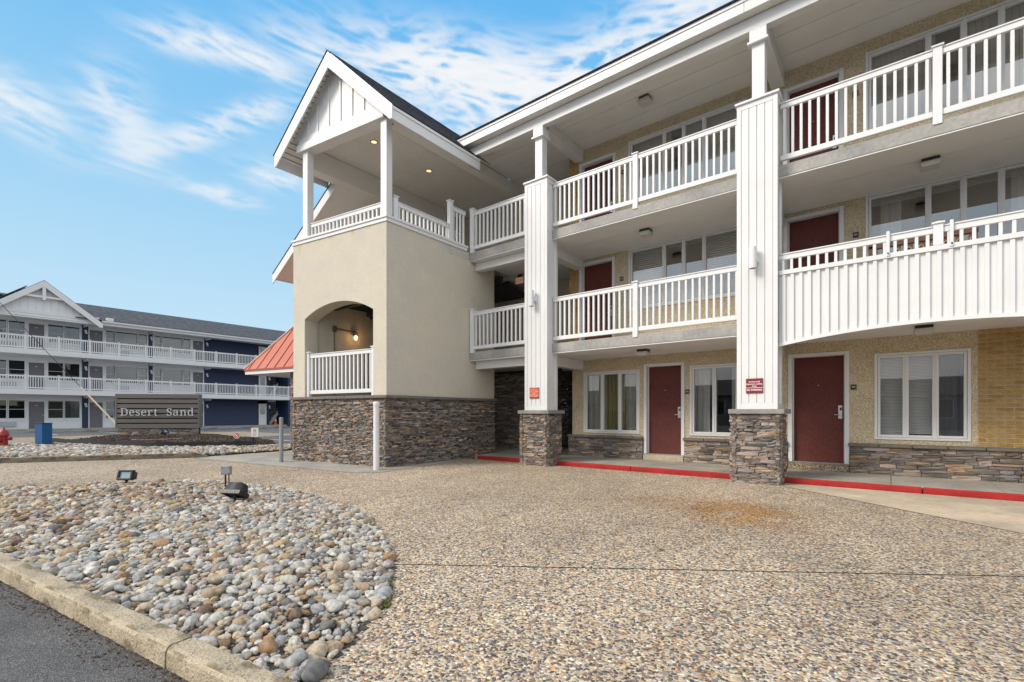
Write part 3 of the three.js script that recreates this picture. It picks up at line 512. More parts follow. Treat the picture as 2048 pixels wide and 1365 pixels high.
// doors
let doorNo = 0;
const handleGeo = new THREE.CylinderGeometry(0.009, 0.009, 0.11, 10).rotateZ(Math.PI / 2), lockGeo = new RoundedBoxGeometry(0.07, 0.26, 0.024, 2, 0.008);
function plateTexture(text) { const c = document.createElement('canvas'); c.width = c.height = 128; const x = c.getContext('2d'); x.fillStyle = '#2a1f1b'; x.fillRect(0, 0, 128, 128); x.strokeStyle = '#6a5a50'; x.lineWidth = 5; x.strokeRect(6, 6, 116, 116); x.fillStyle = '#e8e2da'; x.font = 'bold 52px sans-serif'; x.textAlign = 'center'; x.fillText(text, 64, 78); x.fillRect(92, 96, 14, 6); const t = new THREE.CanvasTexture(c); t.colorSpace = THREE.SRGBColorSpace; return t; }
for (const [x0, x1, y0, y1, f] of doors) {
  const g = group('door', motel), w = 0.062;
  part('leaf', soft(x0 + w, x1 - w, y0 + 0.012, y1 - w, WALL + 0.10, WALL + 0.145, 0.004), M.door, g);
  part('frame', merge([soft(x0 - 0.012, x0 + w, y0, y1 + 0.012, WALL - 0.028, WALL + 0.15), soft(x1 - w, x1 + 0.012, y0, y1 + 0.012, WALL - 0.028, WALL + 0.15), soft(x0 + w, x1 - w, y1 - w, y1 + 0.010, WALL - 0.026, WALL + 0.15), box(x0 + w, x0 + w + 0.018, y0, y1 - w, WALL + 0.07, WALL + 0.098), box(x1 - w - 0.018, x1 - w, y0, y1 - w, WALL + 0.07, WALL + 0.098)]), M.white, g);
  part('threshold', box(x0 + w, x1 - w, y0 - 0.006, y0 + 0.010, WALL - 0.01, WALL + 0.15), M.galv, g);
  piece('lock', lockGeo, M.steel, g, x1 - w - 0.075, y0 + 0.98, WALL + 0.092);
  piece('handle', handleGeo, M.steel, g, x1 - w - 0.115, y0 + 0.93, WALL + 0.042);
  piece('handle_neck', new THREE.CylinderGeometry(0.012, 0.012, 0.05, 10).rotateX(Math.PI / 2), M.steel, g, x1 - w - 0.068, y0 + 0.93, WALL + 0.06);
  piece('key_reader', new RoundedBoxGeometry(0.034, 0.055, 0.012, 1, 0.004), M.black, g, x1 - w - 0.066, y0 + 1.04, WALL + 0.078);
  piece('peephole', new THREE.CylinderGeometry(0.008, 0.008, 0.01, 10).rotateX(Math.PI / 2), M.steel, g, (x0 + x1) / 2, y0 + 1.5, WALL + 0.098);
  if (f === 0) part('step', soft(x0 - 0.005, x1 + 0.005, 0.095, y0 - 0.008, WALL - 0.075, WALL + 0.12, 0.01), x0 < -3 ? M.creamStrip : M.aggregateStep ?? (M.aggregateStep = std({ color: lin(0.62, 0.60, 0.56), map: aggColor, bumpMap: aggHeight, bumpScale: 0.006, roughness: 0.9 })), g);
  if (x0 < 2) {
    const no = ['102', '101', '202', '201', '302', '301'][doorNo++], px = x1 + (f === 0 ? 0.075 : 0.19), py = y0 + (f === 0 ? 1.445 : f === 1 ? 1.70 : 1.71);
    const pg = box(px - 0.045, px + 0.045, py - 0.05, py + 0.05, WALL - 0.014, WALL + 0.002), uv = pg.attributes.uv, nn = pg.attributes.normal, pp = pg.attributes.position;
    for (let i = 0; i < uv.count; i++) uv.setXY(i, nn.getZ(i) > 0.5 ? (pp.getX(i) - px) / 0.09 + 0.5 : 0.01, nn.getZ(i) > 0.5 ? (pp.getY(i) - py) / 0.1 + 0.5 : 0.01);
    part('room_plate', pg, std({ map: plateTexture(no), roughness: 0.5 }), motel);
  }
}
// windows
function pleats(x0, x1, y0, y1, d, folds, amp) { const n = Math.ceil((x1 - x0) * folds * 8), g = new THREE.PlaneGeometry(x1 - x0, y1 - y0, n, 1), p = g.attributes.position; for (let i = 0; i < p.count; i++) { const x = p.getX(i); p.setZ(i, Math.sin((x - x0) * folds * 6.283 + Math.sin(x * 9) * 0.8) * amp); } g.computeVertexNormals(); return g.translate((x0 + x1) / 2, (y0 + y1) / 2, -d); }
for (const [x0, x1, y0, y1, f, split, dress] of windows) {
  const g = group('window', motel), w = f === 0 ? 0.052 : 0.05, bars = [soft(x0 - 0.015, x0 + w * 0.6, y0 - 0.012, y1 + 0.012, WALL - 0.02, WALL + 0.09), soft(x1 - w * 0.6, x1 + 0.015, y0 - 0.012, y1 + 0.012, WALL - 0.02, WALL + 0.09), soft(x0, x1, y1 - w * 0.6, y1 + 0.010, WALL - 0.018, WALL + 0.09), soft(x0, x1, y0 - 0.010, y0 + w * 0.6, WALL - 0.024, WALL + 0.09)];
  part('frame', merge(bars), M.white, g);
  let x = x0 + w * 0.6; const total = x1 - x0 - w * 1.2;
  split.forEach((s, i) => {
    const xa = x, xb = x + s * total; x = xb;
    const v = w * 0.82, sash = merge([soft(xa + 0.004, xa + v, y0 + 0.034, y1 - 0.034, WALL + 0.0, WALL + 0.07, 0.005), soft(xb - v, xb - 0.004, y0 + 0.034, y1 - 0.034, WALL + 0.0, WALL + 0.07, 0.005), soft(xa + v, xb - v, y1 - 0.034 - v, y1 - 0.034, WALL + 0.002, WALL + 0.07, 0.005), soft(xa + v, xb - v, y0 + 0.034, y0 + 0.034 + v, WALL + 0.002, WALL + 0.07, 0.005)]);
    part('sash', sash, M.white, g);
    if (i) part('mullion', soft(xa - 0.012, xa + 0.012, y0, y1, WALL - 0.012, WALL + 0.07, 0.004), M.white, g);
    const pa = new THREE.PlaneGeometry(xb - xa - 2 * v + 0.02, y1 - y0 - 0.068 - 2 * v + 0.02); pa.rotateY((R() - 0.5) * 0.012).rotateX((R() - 0.5) * 0.012).translate((xa + xb) / 2, (y0 + y1) / 2, -(WALL + 0.04));
    part('pane', pa, f ? M.glass : M.glassLow, g);
  });
  const cw = (a, b, ya, yb, m, folds = 9, amp = 0.018) => part('curtain', pleats(a, b, ya, yb, WALL + 0.27, folds, amp), m, g);
  const slats = (a, b, ya, yb, pitch) => { const l = []; for (let y = yb; y > ya; y -= pitch) l.push(new THREE.BoxGeometry(b - a, 0.002, pitch * 0.98).rotateX(0.95).translate((a + b) / 2, y, -(WALL + 0.2))); const m = part('blind', merge(l), M.blind, g); m.userData.kind = 'stuff'; };
  if (dress === 'green') { cw(x0 + 0.5, x1 - 0.45, y0 - 0.05, y1, M.greenCurtain, 8, 0.03); cw(x0 - 0.05, x0 + 0.52, y0 - 0.05, y1, M.curtain, 6, 0.02); cw(x1 - 0.47, x1 + 0.05, y0 - 0.05, y1, M.curtain, 7, 0.02); }
  else if (dress === 'sheer') { cw(x0 - 0.02, x0 + 0.35, y0 - 0.05, y1, M.sheer, 7, 0.02); cw(x0 + 0.8, x1, y0 - 0.05, y1, M.curtain, 7, 0.02); }
  else if (dress === 'blind') { slats(x0 + 0.42, x0 + 0.84, y0 + 0.1, y1 - 0.05, 0.026); slats(x0 + 0.02, x0 + 0.40, y0 + 0.06, y1 - 0.05, 0.026); cw(x0 + 0.86, x1, y0 - 0.03, y1, std({ color: lin(0.12, 0.12, 0.13), roughness: 1, side: THREE.DoubleSide }), 8, 0.012); }
  else if (dress === 'half') { slats(x0 + 0.03, x0 + 0.84, y1 - 0.75, y1 - 0.05, 0.05); slats(x0 + 1.78, x1 - 0.03, y1 - 0.75, y1 - 0.05, 0.05); slats(x0 + 0.9, x0 + 1.74, y1 - 0.12, y1 - 0.04, 0.03); }
  else if (dress === 'mixed') { slats(x0 + 0.03, x1 - 0.03, y1 - 0.16, y1 - 0.05, 0.03); cw(x0 + 0.2, x0 + 0.5, y0 - 0.05, y1, M.sheer, 8, 0.02); cw(x0 + 1.9, x1, y0 - 0.05, y1, M.sheer, 8, 0.02); }
  else { const l = []; for (let q = x0 + 0.03; q < x1 - 0.05; q += 0.085) if (!(q > x0 + 0.9 && q < x0 + 1.28)) l.push(new THREE.BoxGeometry(0.082, y1 - y0, 0.002).rotateY(0.14).translate(q + 0.04, (y0 + y1) / 2, -(WALL + 0.22))); const m = part('blind', merge(l), M.curtain, g); m.userData.kind = 'stuff'; }
}
// stone wainscot under the ground floor windows
{
  const wains = group('wainscot', motel), A = [], runs = [[-6.66, -4.62], [-3.64, -1.60], [-0.588, 5.0]];
  runs.forEach(([a, b], i) => {
    part('backing', box(a + 0.02, b, 0.09, 0.60, WALL - 0.025, WALL + 0.05), M.mortarDark, wains);
    let list = veneer(wains, [a, WALL - 0.055], [Math.min(b, 4.95), WALL - 0.055], 0.098, 0.585, { seed: 31 + i, h: [0.04, 0.082], l: [0.13, 0.44], proud: 0.03, wrap: 0 });
    A.push(list);
    for (let x = a - 0.02; x < Math.min(b, 4.9); x += 0.46) part('coping', soft(x, Math.min(x + 0.455, b + (i < 2 ? 0.0 : 0)), 0.585, 0.648, WALL - 0.115, WALL - 0.002, 0.014), M.capStone, wains);
  });
  part('return', box(-6.66, -6.58, 0.09, 0.60, WALL - 0.02, 12), M.mortarDark, wains);
  A.push(veneer(wains, [-6.685, 12], [-6.685, WALL - 0.04], 0.098, 0.585, { seed: 35, h: [0.04, 0.08], l: [0.13, 0.4], proud: 0.03, wrap: 0 }));
  layStones(wains, A, 110, wains, (s) => s.area / (8 + Math.abs(s.x - 1.5) * 1.2));
}
// floor slabs and their ceilings
for (const [y, left] of [[F2, -8.66], [F3, -8.66]]) {
  part('slab', soft(left, 5.2, y - 0.205, y, SLAB, WALL + 0.2, 0.012), M.slabConcrete, motel);
  part('bounce_sheet', box(left + 0.02, 5.18, y + 0.001, y + 0.006, SLAB + 0.02, WALL - 0.002), M.bounceFloor, motel);  // unseen pale sheet added over the slab to throw light onto the ceiling
  part('drip_edge', box(left, 5.2, y - 0.222, y - 0.206, SLAB + 0.006, SLAB + 0.05), M.white, motel);
  part('slab', box(-12, -6.4, y - 0.2, y - 0.003, WALL + 0.205, 13.4), M.slabConcrete, motel);
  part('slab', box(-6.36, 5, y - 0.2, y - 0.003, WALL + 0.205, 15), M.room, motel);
}
const panels = (y, x0, x1, list, mat) => list.forEach(([a, b]) => part('ceiling_panel', box(x0, x1, y, y + 0.012, a, b), mat, motel));
for (const y of [F2 - 0.219, F3 - 0.219]) { panels(y, -8.64, 5.1, [[SLAB + 0.055, 9.93], [9.94, WALL]], M.ceiling); panels(y, -12, -6.62, [[WALL + 0.01, 13.3]], M.ceiling); }
panels(CEIL, -8.74, 5.1, [[9.22, 9.83], [9.84, 10.44], [10.45, WALL + 0.1]], M.ceiling);
panels(CEIL, -12, -6.6, [[WALL + 0.11, 13.3]], M.ceiling);

// roof
part('eave_beam', soft(-8.62, 5.2, 7.80, 8.035, 9.06, 9.21, 0.008), M.white, motel);
part('eave_soffit', box(-8.7, 5.2, 8.045, 8.06, 8.90, 9.23), M.soffit, motel);
{ const seams = [-8.86, -6.0, -1.95, 1.7, 5.3]; for (let i = 0; i < 4; i++) part('fascia_board', soft(seams[i], seams[i + 1] - 0.004, 8.03, 8.262, 8.868, 8.90, 0.006), M.white, motel); for (let i = 0; i < 4; i++) part('fascia_cap', soft(seams[i], seams[i + 1] - 0.004, 8.205, 8.266, 8.852, 8.868, 0.004), M.white, motel); }
part('roof', plate([[-8.85, 8.292, 8.82], [5.4, 8.292, 8.82], [5.4, 9.55, 13.6], [-9.9, 9.55, 13.6]], 0.028), M.roofDeck, motel);
part('roof', plate([[5.4, 9.55, 13.6], [5.4, 8.4, 18], [-9.9, 8.4, 18], [-9.9, 9.55, 13.6]], 0.028), M.roofDeck, motel);

// piers: stone base, concrete cap, panelled white column, slim post above
const nailed = [];
function pier(xr) {
  const g = group('pier', motel), xl = xr - 0.63, df = 8.97, db = 9.41, stones = [];
  part('core', box(xl - 0.045, xr + 0.035, 0, 1.185, df - 0.055, db + 0.06), M.mortarDark, g);
  const X0 = xl - 0.07, X1 = xr + 0.06, D0 = df - 0.08, D1 = db + 0.085, o = { h: [0.034, 0.068], l: [0.09, 0.34], proud: 0.03 };
  stones.push(veneer(g, [X0, D0 + 0.02], [X1, D0 + 0.02], 0.0, 1.175, { ...o, seed: Math.round(900 + xr * 10) }), veneer(g, [X1 - 0.02, D0], [X1 - 0.02, D1], 0.0, 1.175, { ...o, seed: Math.round(700 + xr * 10), l: [0.08, 0.26] }), veneer(g, [X0 + 0.02, D1], [X0 + 0.02, D0], 0.0, 1.175, { ...o, seed: Math.round(500 + xr * 10), l: [0.08, 0.26] }));
  layStones(g, stones, xr > 3 ? 0 : xr > -3 ? 110 : 80, g, (s) => s.area * (s.ry === 0 ? 3 : s.ry > 1 ? 1.6 : 0.2));
  part('cap', soft(X0 - 0.04, X1 + 0.055, 1.19, 1.268, D0 - 0.045, D1 + 0.05, 0.006), M.greyCap, g);
  part('column_core', box(xl + 0.022, xr - 0.022, 1.268, 6.50, df + 0.022, db - 0.022), M.white, g);
  // front: frame and five boards; sides: frame round a sunk panel
  part('stile', soft(xl, xl + 0.07, 1.268, 6.52, df, df + 0.06, 0.004), M.white, g); part('stile', soft(xr - 0.07, xr, 1.268, 6.52, df, df + 0.06, 0.004), M.white, g);
  part('stile', soft(xr - 0.06, xr, 1.268, 6.52, db - 0.08, db, 0.004), M.white, g); part('stile', soft(xl, xl + 0.06, 1.268, 6.52, db - 0.08, db, 0.004), M.white, g);
  part('rail', soft(xl + 0.07, xr - 0.07, 1.268, 1.37, df + 0.002, df + 0.05, 0.004), M.white, g); part('rail', soft(xl + 0.07, xr - 0.07, 6.43, 6.52, df + 0.002, df + 0.05, 0.004), M.white, g);
  for (const [a, b] of [[1.268, 1.36], [6.43, 6.52]]) part('rail', soft(xr - 0.05, xr - 0.002, a, b, df + 0.06, db - 0.08, 0.004), M.white, g);
  for (let k = 0; k < 4; k++) { const w = (0.63 - 0.14) / 4, a = xl + 0.07 + k * w; part('board', soft(a + 0.005, a + w - 0.005, 1.37, 6.43, df + 0.006, df + 0.05, 0.005), M.white, g); }
  part('column_cap', soft(xl - 0.03, xr + 0.03, 6.52, 6.565, df - 0.03, db + 0.03, 0.01), M.white, g);
  const px = xr - 0.315, pd = 9.19;
  part('post', soft(px - 0.1, px + 0.1, 6.565, 7.62, pd - 0.1, pd + 0.1, 0.006), M.white, g);
  part('capital', merge([soft(px - 0.135, px + 0.135, 7.60, 7.80, pd - 0.135, pd + 0.13), soft(px - 0.165, px + 0.165, 7.555, 7.60, pd - 0.165, pd + 0.16)]), M.white, g);
  // cross beams from the pier to the wall under each ceiling
  for (const [y0, y1] of [[2.33, F2 - 0.222], [4.95, F3 - 0.222], [7.77, CEIL - 0.002]]) part('cross_beam', soft(px - 0.12, px + 0.12, y0, y1, y1 > 7 ? 9.325 : db + 0.002, WALL - 0.002, 0.006), M.white, g);
  return g;
}
BAYS.forEach(pier);

// railings
const balGeo = new RoundedBoxGeometry(1, 1, 1, 1, 0.08), capGeo = new THREE.CylinderGeometry(0.01, 0.085, 0.05, 4, 1).rotateY(Math.PI / 4);
function railing(parent, a, b, y0, o = {}) {      // a, b = [x, d]; y0 = floor; balusters between a bottom and a top rail
  const g = group('railing', parent), len = Math.hypot(b[0] - a[0], b[1] - a[1]), ux = (b[0] - a[0]) / len, ud = (b[1] - a[1]) / len, ry = Math.atan2(ud, ux), lo = o.lo ?? 0.075, hi = o.hi ?? 1.035, bh = o.bottom ?? 0.09, th = 0.085;
  const at = (s) => [a[0] + ux * s, a[1] + ud * s], mid = at(len / 2);
  piece('top_rail', balGeo, M.vinyl, g, mid[0], y0 + hi - th / 2, mid[1], len, th, 0.055, ry);
  piece('rail_cap', balGeo, M.vinyl, g, mid[0], y0 + hi + 0.009, mid[1], len, 0.02, 0.085, ry);
  if (bh) piece('bottom_rail', balGeo, M.vinyl, g, mid[0], y0 + lo + bh / 2, mid[1], len, bh, 0.055, ry);
  const n = o.n ?? Math.round(len / 0.121), h = hi - th - lo - bh;
  for (let i = 0; i < n; i++) { const p = at((i + 0.5) * len / n); piece('baluster', balGeo, M.vinyl, g, p[0], y0 + lo + bh + h / 2, p[1], 0.04, h, 0.04, ry); }
  return g;
}
function newel(parent, x, d, y0, y1, w = 0.105) { const g = group('newel_post', parent); part('shaft', soft(x - w / 2, x + w / 2, y0, y1 - 0.05, d - w / 2, d + w / 2, 0.005), M.vinyl, g); part('post_cap', merge([soft(x - w / 2 - 0.018, x + w / 2 + 0.018, y1 - 0.05, y1 - 0.025, d - w / 2 - 0.018, d + w / 2 + 0.018, 0.005), new THREE.CylinderGeometry(0.012, w * 0.80, 0.028, 4, 1).rotateY(Math.PI / 4).translate(x, y1 - 0.011, -d)]), M.vinyl, g); return g; }
const RD = 9.235;
for (const f of [F2, F3]) {
  railing(motel, [-6.06, RD], [-4.112, RD], f, { n: 16 }); railing(motel, [-4.008, RD], [-2.09, RD], f, { n: 15 }); newel(motel, -4.06, RD, f - 0.05, f + 1.11);
  railing(motel, [-8.52, RD], [-6.69, RD], f, { n: 14 }); newel(motel, -8.575, RD, f - 0.02, f + 1.17, 0.12);
}
railing(motel, [-1.46, RD], [0.488, RD], F3, { n: 16 }); railing(motel, [0.592, RD], [2.51, RD], F3, { n: 15 }); newel(motel, 0.54, RD, F3 - 0.05, F3 + 1.11);
railing(motel, [3.14, RD], [5.0, RD], F3, { n: 15 });
// the arched valance with its low rail
{
  const g = group('valance', motel), x0 = -1.46, x1 = 2.51, cx = (x0 + x1) / 2, hw = (x1 - x0) / 2, arc = (x) => 2.325 + 0.185 * (1 - Math.pow((x - cx) / hw, 2)), top = 3.555, n = 28, out = [[x0, top], [x1, top]].reverse(), pts = [];
  for (let i = 0; i <= n; i++) { const x = lerp(x0, x1, i / n); pts.push([x, arc(x)]); }
  part('panel', extrude([...pts, [x1, top], [x0, top]], 9.105, 9.14), M.white, g);
  const rim = []; for (let i = 0; i <= n; i++) rim.push([pts[i][0], pts[i][1] + 0.045]);
  part('arch_trim', extrude([...pts.map(([x, y]) => [x, y - 0.012]), ...rim.reverse()], 9.066, 9.10), M.white, g);
  part('top_trim', soft(x0, x1, top - 0.05, top + 0.022, 9.06, 9.15, 0.005), M.white, g);
  for (let k = 0, w = 0.121; x0 + 0.04 + k * w < x1 - 0.03; k++) { const x = x0 + 0.05 + k * w, b = x + 0.048; part('batten', extrude([[x, arc(x) + 0.035], [b, arc(b) + 0.035], [b, top - 0.052], [x, top - 0.052]], 9.074, 9.104), M.white, g); }
  for (const [a, b, m] of [[x0, 0.488, 16], [0.592, x1, 15]]) railing(motel, [a, 9.115], [b, 9.115], 3.577, { lo: 0, bottom: 0, hi: 0.265, n: m });
  newel(motel, 0.54, 9.115, 3.577, 3.93, 0.11);
  part('valance_soffit', box(x0, x1, 2.552, 2.566, 9.142, 9.25), M.ceiling, g);
}
// breezeway: beams under the slabs beside the tower, stone and stucco walls at the back
for (const f of [F2, F3]) part('breezeway_beam', soft(-8.66, -6.7, f - 0.42, f - 0.222, 9.42, 9.62, 0.008), M.white, motel);
part('breezeway_wall', box(-14, -6.6, 2.80, F3 - 0.23, 12.2, 12.4), M.stucco, motel); part('breezeway_wall', box(-14, -6.6, F3 + 0.01, CEIL, 12.2, 12.4), M.stucco, motel);
{
  const g = group('breezeway_stone', motel); part('backing', box(-12, -7.9, 0.1, 2.57, 12.25, 12.5), M.mortarDark, g); part('backing', box(-7.0, -6.6, 0.1, 2.57, 13.3, 13.5), M.mortarDark, g);
  layStones(g, [veneer(g, [-12, 12.22], [-7.88, 12.22], 0.1, 2.5, { seed: 77, h: [0.04, 0.075], l: [0.15, 0.45], proud: 0.03 }), veneer(g, [-7.88, 12.22], [-7.88, 13.3], 0.1, 2.5, { seed: 78, h: [0.04, 0.075], l: [0.15, 0.4], proud: 0.03 })], 0);
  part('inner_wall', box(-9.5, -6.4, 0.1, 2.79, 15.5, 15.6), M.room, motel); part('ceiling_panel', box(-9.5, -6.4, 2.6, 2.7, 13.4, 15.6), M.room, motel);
}
// ================================================================== STAIR TOWER
const tower = thing('stair_tower', 'beige stucco stair tower with stone base, arched opening and white gable roof', 'tower', [-10.26, 0, 8.2]);
const TW = 3.2117, TANG = 0.1406, TM = new THREE.Matrix4().makeRotationY(TANG).setPosition(-8.67, 0, -6.56);
const tf = (g) => g.applyMatrix4(TM);                             // front frame: x from -TW to 0, z outwards (d = -z)
const front = (x) => 6.56 + 0.1415 * (x + 8.67);                  // depth of the skewed front at a world x
const fpt = (lx, lz) => { const v = new THREE.Vector3(lx, 0, lz).applyMatrix4(TM); return [v.x, -v.z]; };
{
  // front wall with the arch
  const x0 = -2.77, x1 = -0.405, c = (x0 + x1) / 2, hw = (x1 - x0) / 2, spring = 3.53, rise = 0.31, rad = (hw * hw + rise * rise) / (2 * rise), arch = [];
  for (let i = 0; i <= 28; i++) { const x = lerp(x1, x0, i / 28); arch.push([x, spring + Math.sqrt(rad * rad - (x - c) * (x - c)) - (rad - rise)]); }
  part('front_wall', tf(extrude([[-TW, 1.60], [x0, 1.60], ...[...arch].reverse(), [x1, 1.60], [0, 1.60], [0, 5.42], [-TW, 5.42]], 0, 0.38)), M.towerStucco, tower);
  part('side_wall', box(-8.99, -8.672, 1.60, 5.42, 6.585, 10.21), M.towerStucco, tower);
  part('side_wall', box(-11.84, -11.52, 0.05, 5.42, 6.25, 13.3), M.stucco, tower);
  // stone base
  const base = group('stone_base', tower);
  part('backing', tf(box(-TW + 0.03, -0.03, 0.0, 1.54, 0.02, 0.4)), M.mortarDark, base);
  part('backing', box(-8.98, -8.68, 0.0, 1.54, 6.62, 10.20), M.mortarDark, base);
  part('backing', box(-11.83, -11.6, 0.0, 1.54, 6.3, 8.4), M.mortarDark, base);
  const o = { h: [0.027, 0.05], l: [0.08, 0.27], proud: 0.04 }, fl = fpt(-TW, -0.012), fr = fpt(0.0, -0.012);
  layStones(base, [veneer(base, fl, fr, 0, 1.535, { ...o, seed: 41 }), veneer(base, [-8.682, 6.56], [-8.682, 10.21], 0, 1.535, { ...o, seed: 42 }), veneer(base, [-11.84, 8.4], [-11.84, 6.12], 0, 1.535, { ...o, seed: 43 })], 290, base, (s) => s.area / (9 + Math.hypot(s.x + 8.67, s.d - 6.56)) * (s.x < -11.7 ? 0.1 : 1));
  for (let k = 0; k < 5; k++) { const a = lerp(-TW - 0.07, 0.06, k / 5), b = lerp(-TW - 0.07, 0.06, (k + 1) / 5); part('coping', tf(soft(a, b - 0.003, 1.535, 1.603, -0.065, 0.33, 0.012)), M.capStone, base); }
  for (let k = 0; k < 5; k++) { const a = lerp(6.62, 10.28, k / 5), b = lerp(6.62, 10.28, (k + 1) / 5); part('coping', soft(-8.9, -8.605, 1.534, 1.602, a, b - 0.003, 0.012), M.capStone, base); }
  // white trim at the third floor
  part('trim', tf(soft(-TW - 0.03, 0.022, 5.42, 5.50, -0.022, 0.3, 0.004)), M.white, tower); part('trim', tf(soft(-TW - 0.05, 0.045, 5.50, 5.552, -0.045, 0.32, 0.006)), M.white, tower);
  part('trim', soft(-8.95, -8.645, 5.42, 5.50, 6.6, 9.1, 0.004), M.white, tower); part('trim', soft(-8.95, -8.625, 5.50, 5.552, 6.62, 9.12, 0.006), M.white, tower);
  // decks inside, surfaced in the pale bounce material to lift the ceiling above
  part('deck', plate([[-11.52, 5.40, 6.52], [-8.99, 5.40, 6.9], [-8.99, 5.40, 8.25], [-11.52, 5.40, 8.25]], 0.12), M.bounceFloor, tower);
  part('deck', box(-11.52, -8.67, 5.2, 5.395, 8.26, 11.2), M.bounceFloor, tower);
  const land1 = part('landing', plate([[-11.5, 1.56, 6.55], [-9.0, 1.56, 6.9], [-9.0, 1.56, 8.1], [-11.5, 1.56, 8.1]], 0.14), M.darkSteel, tower);
  const land2 = part('landing', plate([[-11.5, 4.12, 6.55], [-9.0, 4.12, 6.9], [-9.0, 4.12, 8.1], [-11.5, 4.12, 8.1]], 0.06), M.darkSteel, tower);
  const joists = []; for (let x = -11.4; x < -9; x += 0.16) joists.push(box(x, x + 0.03, 4.0, 4.062, 6.98, 8.08)); part('deck_ribs', merge(joists), M.darkSteel, tower);
  for (const d of [8.02, 7.0]) part('landing_beam', soft(-11.5, -9.0, 3.90, 4.06, d, d + 0.09, 0.006), M.darkSteel, tower);
  part('hanger', soft(-10.35, -10.2, 3.62, 3.90, 7.99, 8.12, 0.01), M.darkSteel, tower);
  // flights: [x0, x1, y at d = 8.1, y at d = 10.1]
  for (const [xa, xb, ya, yb] of [[-10.15, -9.05, 4.12, F2], [-11.45, -10.35, 4.12, F3], [-11.45, -10.35, 1.56, F2], [-10.15, -9.05, 1.56, 0.1]]) {
    const f = group('stair_flight', tower), n = 7;
    for (const x of [xa, xb - 0.04]) part('stringer', plate([[x, ya - 0.02, 8.1], [x, yb - 0.02, 10.1], [x, yb - 0.30, 10.1], [x, ya - 0.30, 8.1]], 0.04), M.darkSteel, f);
    for (let k = 0; k < n; k++) { const t = (k + 0.5) / n, y = lerp(ya, yb, t); part('tread', box(xa + 0.04, xb - 0.04, y - 0.05, y, 8.1 + t * 2 - 0.16, 8.1 + t * 2 + 0.16), M.darkSteel, f); }
  }
  part('stair_soffit', plate([[-12, 5.14, 11.2], [-8.95, 5.14, 11.2], [-8.95, 4.9, 12.15], [-12, 4.9, 12.15]], 0.05), M.darkSteel, tower); part('landing_beam', soft(-11.5, -8.75, 4.94, 5.14, 10.55, 10.7, 0.006), M.darkSteel, tower);
  // posts, beams and ceiling of the open top floor
  for (const lx of [-0.19, -2.86]) part('post', tf(soft(lx, lx + 0.18, 5.552, 7.70, 0.012, 0.19, 0.006)), M.white, tower);
  part('front_beam', tf(soft(-3.02, -0.05, 7.70, 7.88, -0.055, 0.24, 0.006)), M.white, tower);
  part('front_frieze', tf(soft(-3.0, -0.07, 7.88, 8.035, -0.022, 0.2, 0.006)), M.white, tower);
  part('side_beam', soft(-8.95, -8.72, 7.72, 7.99, 6.86, 11.2, 0.006), M.soffit, tower); part('side_beam', soft(-11.94, -11.6, 7.45, 7.99, 6.5, 11.2, 0.006), M.soffit, tower);
  const boards = []; for (let x = -11.86; x < -8.82; x += 0.092) boards.push(box(x, x + 0.086, 8.0, 8.012, front(x) + 0.1, 11.2)); const cb = part('ceiling_boards', merge(boards), M.soffit, tower); cb.userData.kind = 'stuff';
  part('ceiling_back', plate([[-11.88, 8.03, front(-11.88) + 0.1], [-8.74, 8.03, front(-8.74) + 0.1], [-8.74, 8.03, 11.2], [-11.88, 8.03, 11.2]], 0.015), M.soffit, tower);

  // gable roof
  const RX = -10.26, RY = 9.615, EX = 1.99, EY = 7.737, sl = (RY - EY) / EX, over = 0.24, ff = (x) => front(x) - over * 1.01, yAt = (x) => RY - sl * Math.abs(x - RX);
  const roof = group('roof', tower);
  part('roof_deck', plate([[RX, RY - 0.01, ff(RX) + 0.02], [RX + EX, EY - 0.01, ff(RX + EX) + 0.02], [RX + EX, EY - 0.01, 9.2], [-8.86, yAt(-8.86) - 0.01, 9.2], [-8.86, yAt(-8.86) - 0.01, 11], [RX, RY - 0.01, 13]], 0.03), M.roofDeck, roof);
  part('roof_deck', plate([[RX, RY - 0.01, 13], [RX - EX, EY - 0.01, 13], [RX - EX, EY - 0.01, ff(RX - EX) + 0.02], [RX, RY - 0.01, ff(RX) + 0.02]], 0.03), M.roofDeck, roof);
  const sg = new THREE.BoxGeometry(1, 1, 1), ex = 0.148, sLen = Math.hypot(EX, RY - EY), rnd = mulberry(55), tilt = Math.atan(sl);
  for (let k = 0; k * ex < sLen - 0.06; k++) {
    const s = k * ex, x = RX + EX - s * Math.cos(tilt), y = EY + s * Math.sin(tilt), xe = x - ex * 0.55 * Math.cos(tilt), end = xe > -8.8 ? 9.25 : 10.5 + (xe + 8.8) * -0.3;
    for (let d = ff(x) - 0.02 - rnd() * 0.12; d < end; ) {
      const w = 0.26 + rnd() * 0.1, a = Math.max(d, ff(x) - 0.02);
      const m = shade(new THREE.Mesh(sg, M.shingle[Math.floor(rnd() * 5)])); m.name = 'shingle'; const off = offset(roof), lift = 0.012 + rnd() * 0.003;
      m.scale.set(ex * 1.25, 0.009, Math.max(0.05, d + w - a - 0.006)); m.rotation.z = -tilt + 0.05; m.position.set(x - ex * 0.5 * Math.cos(tilt) + lift * Math.sin(tilt) - off.x, y + ex * 0.5 * Math.sin(tilt) + lift * Math.cos(tilt) - off.y, -(a + (d + w - a) / 2) - off.z); roof.add(m);
      d += w;
    }
  }
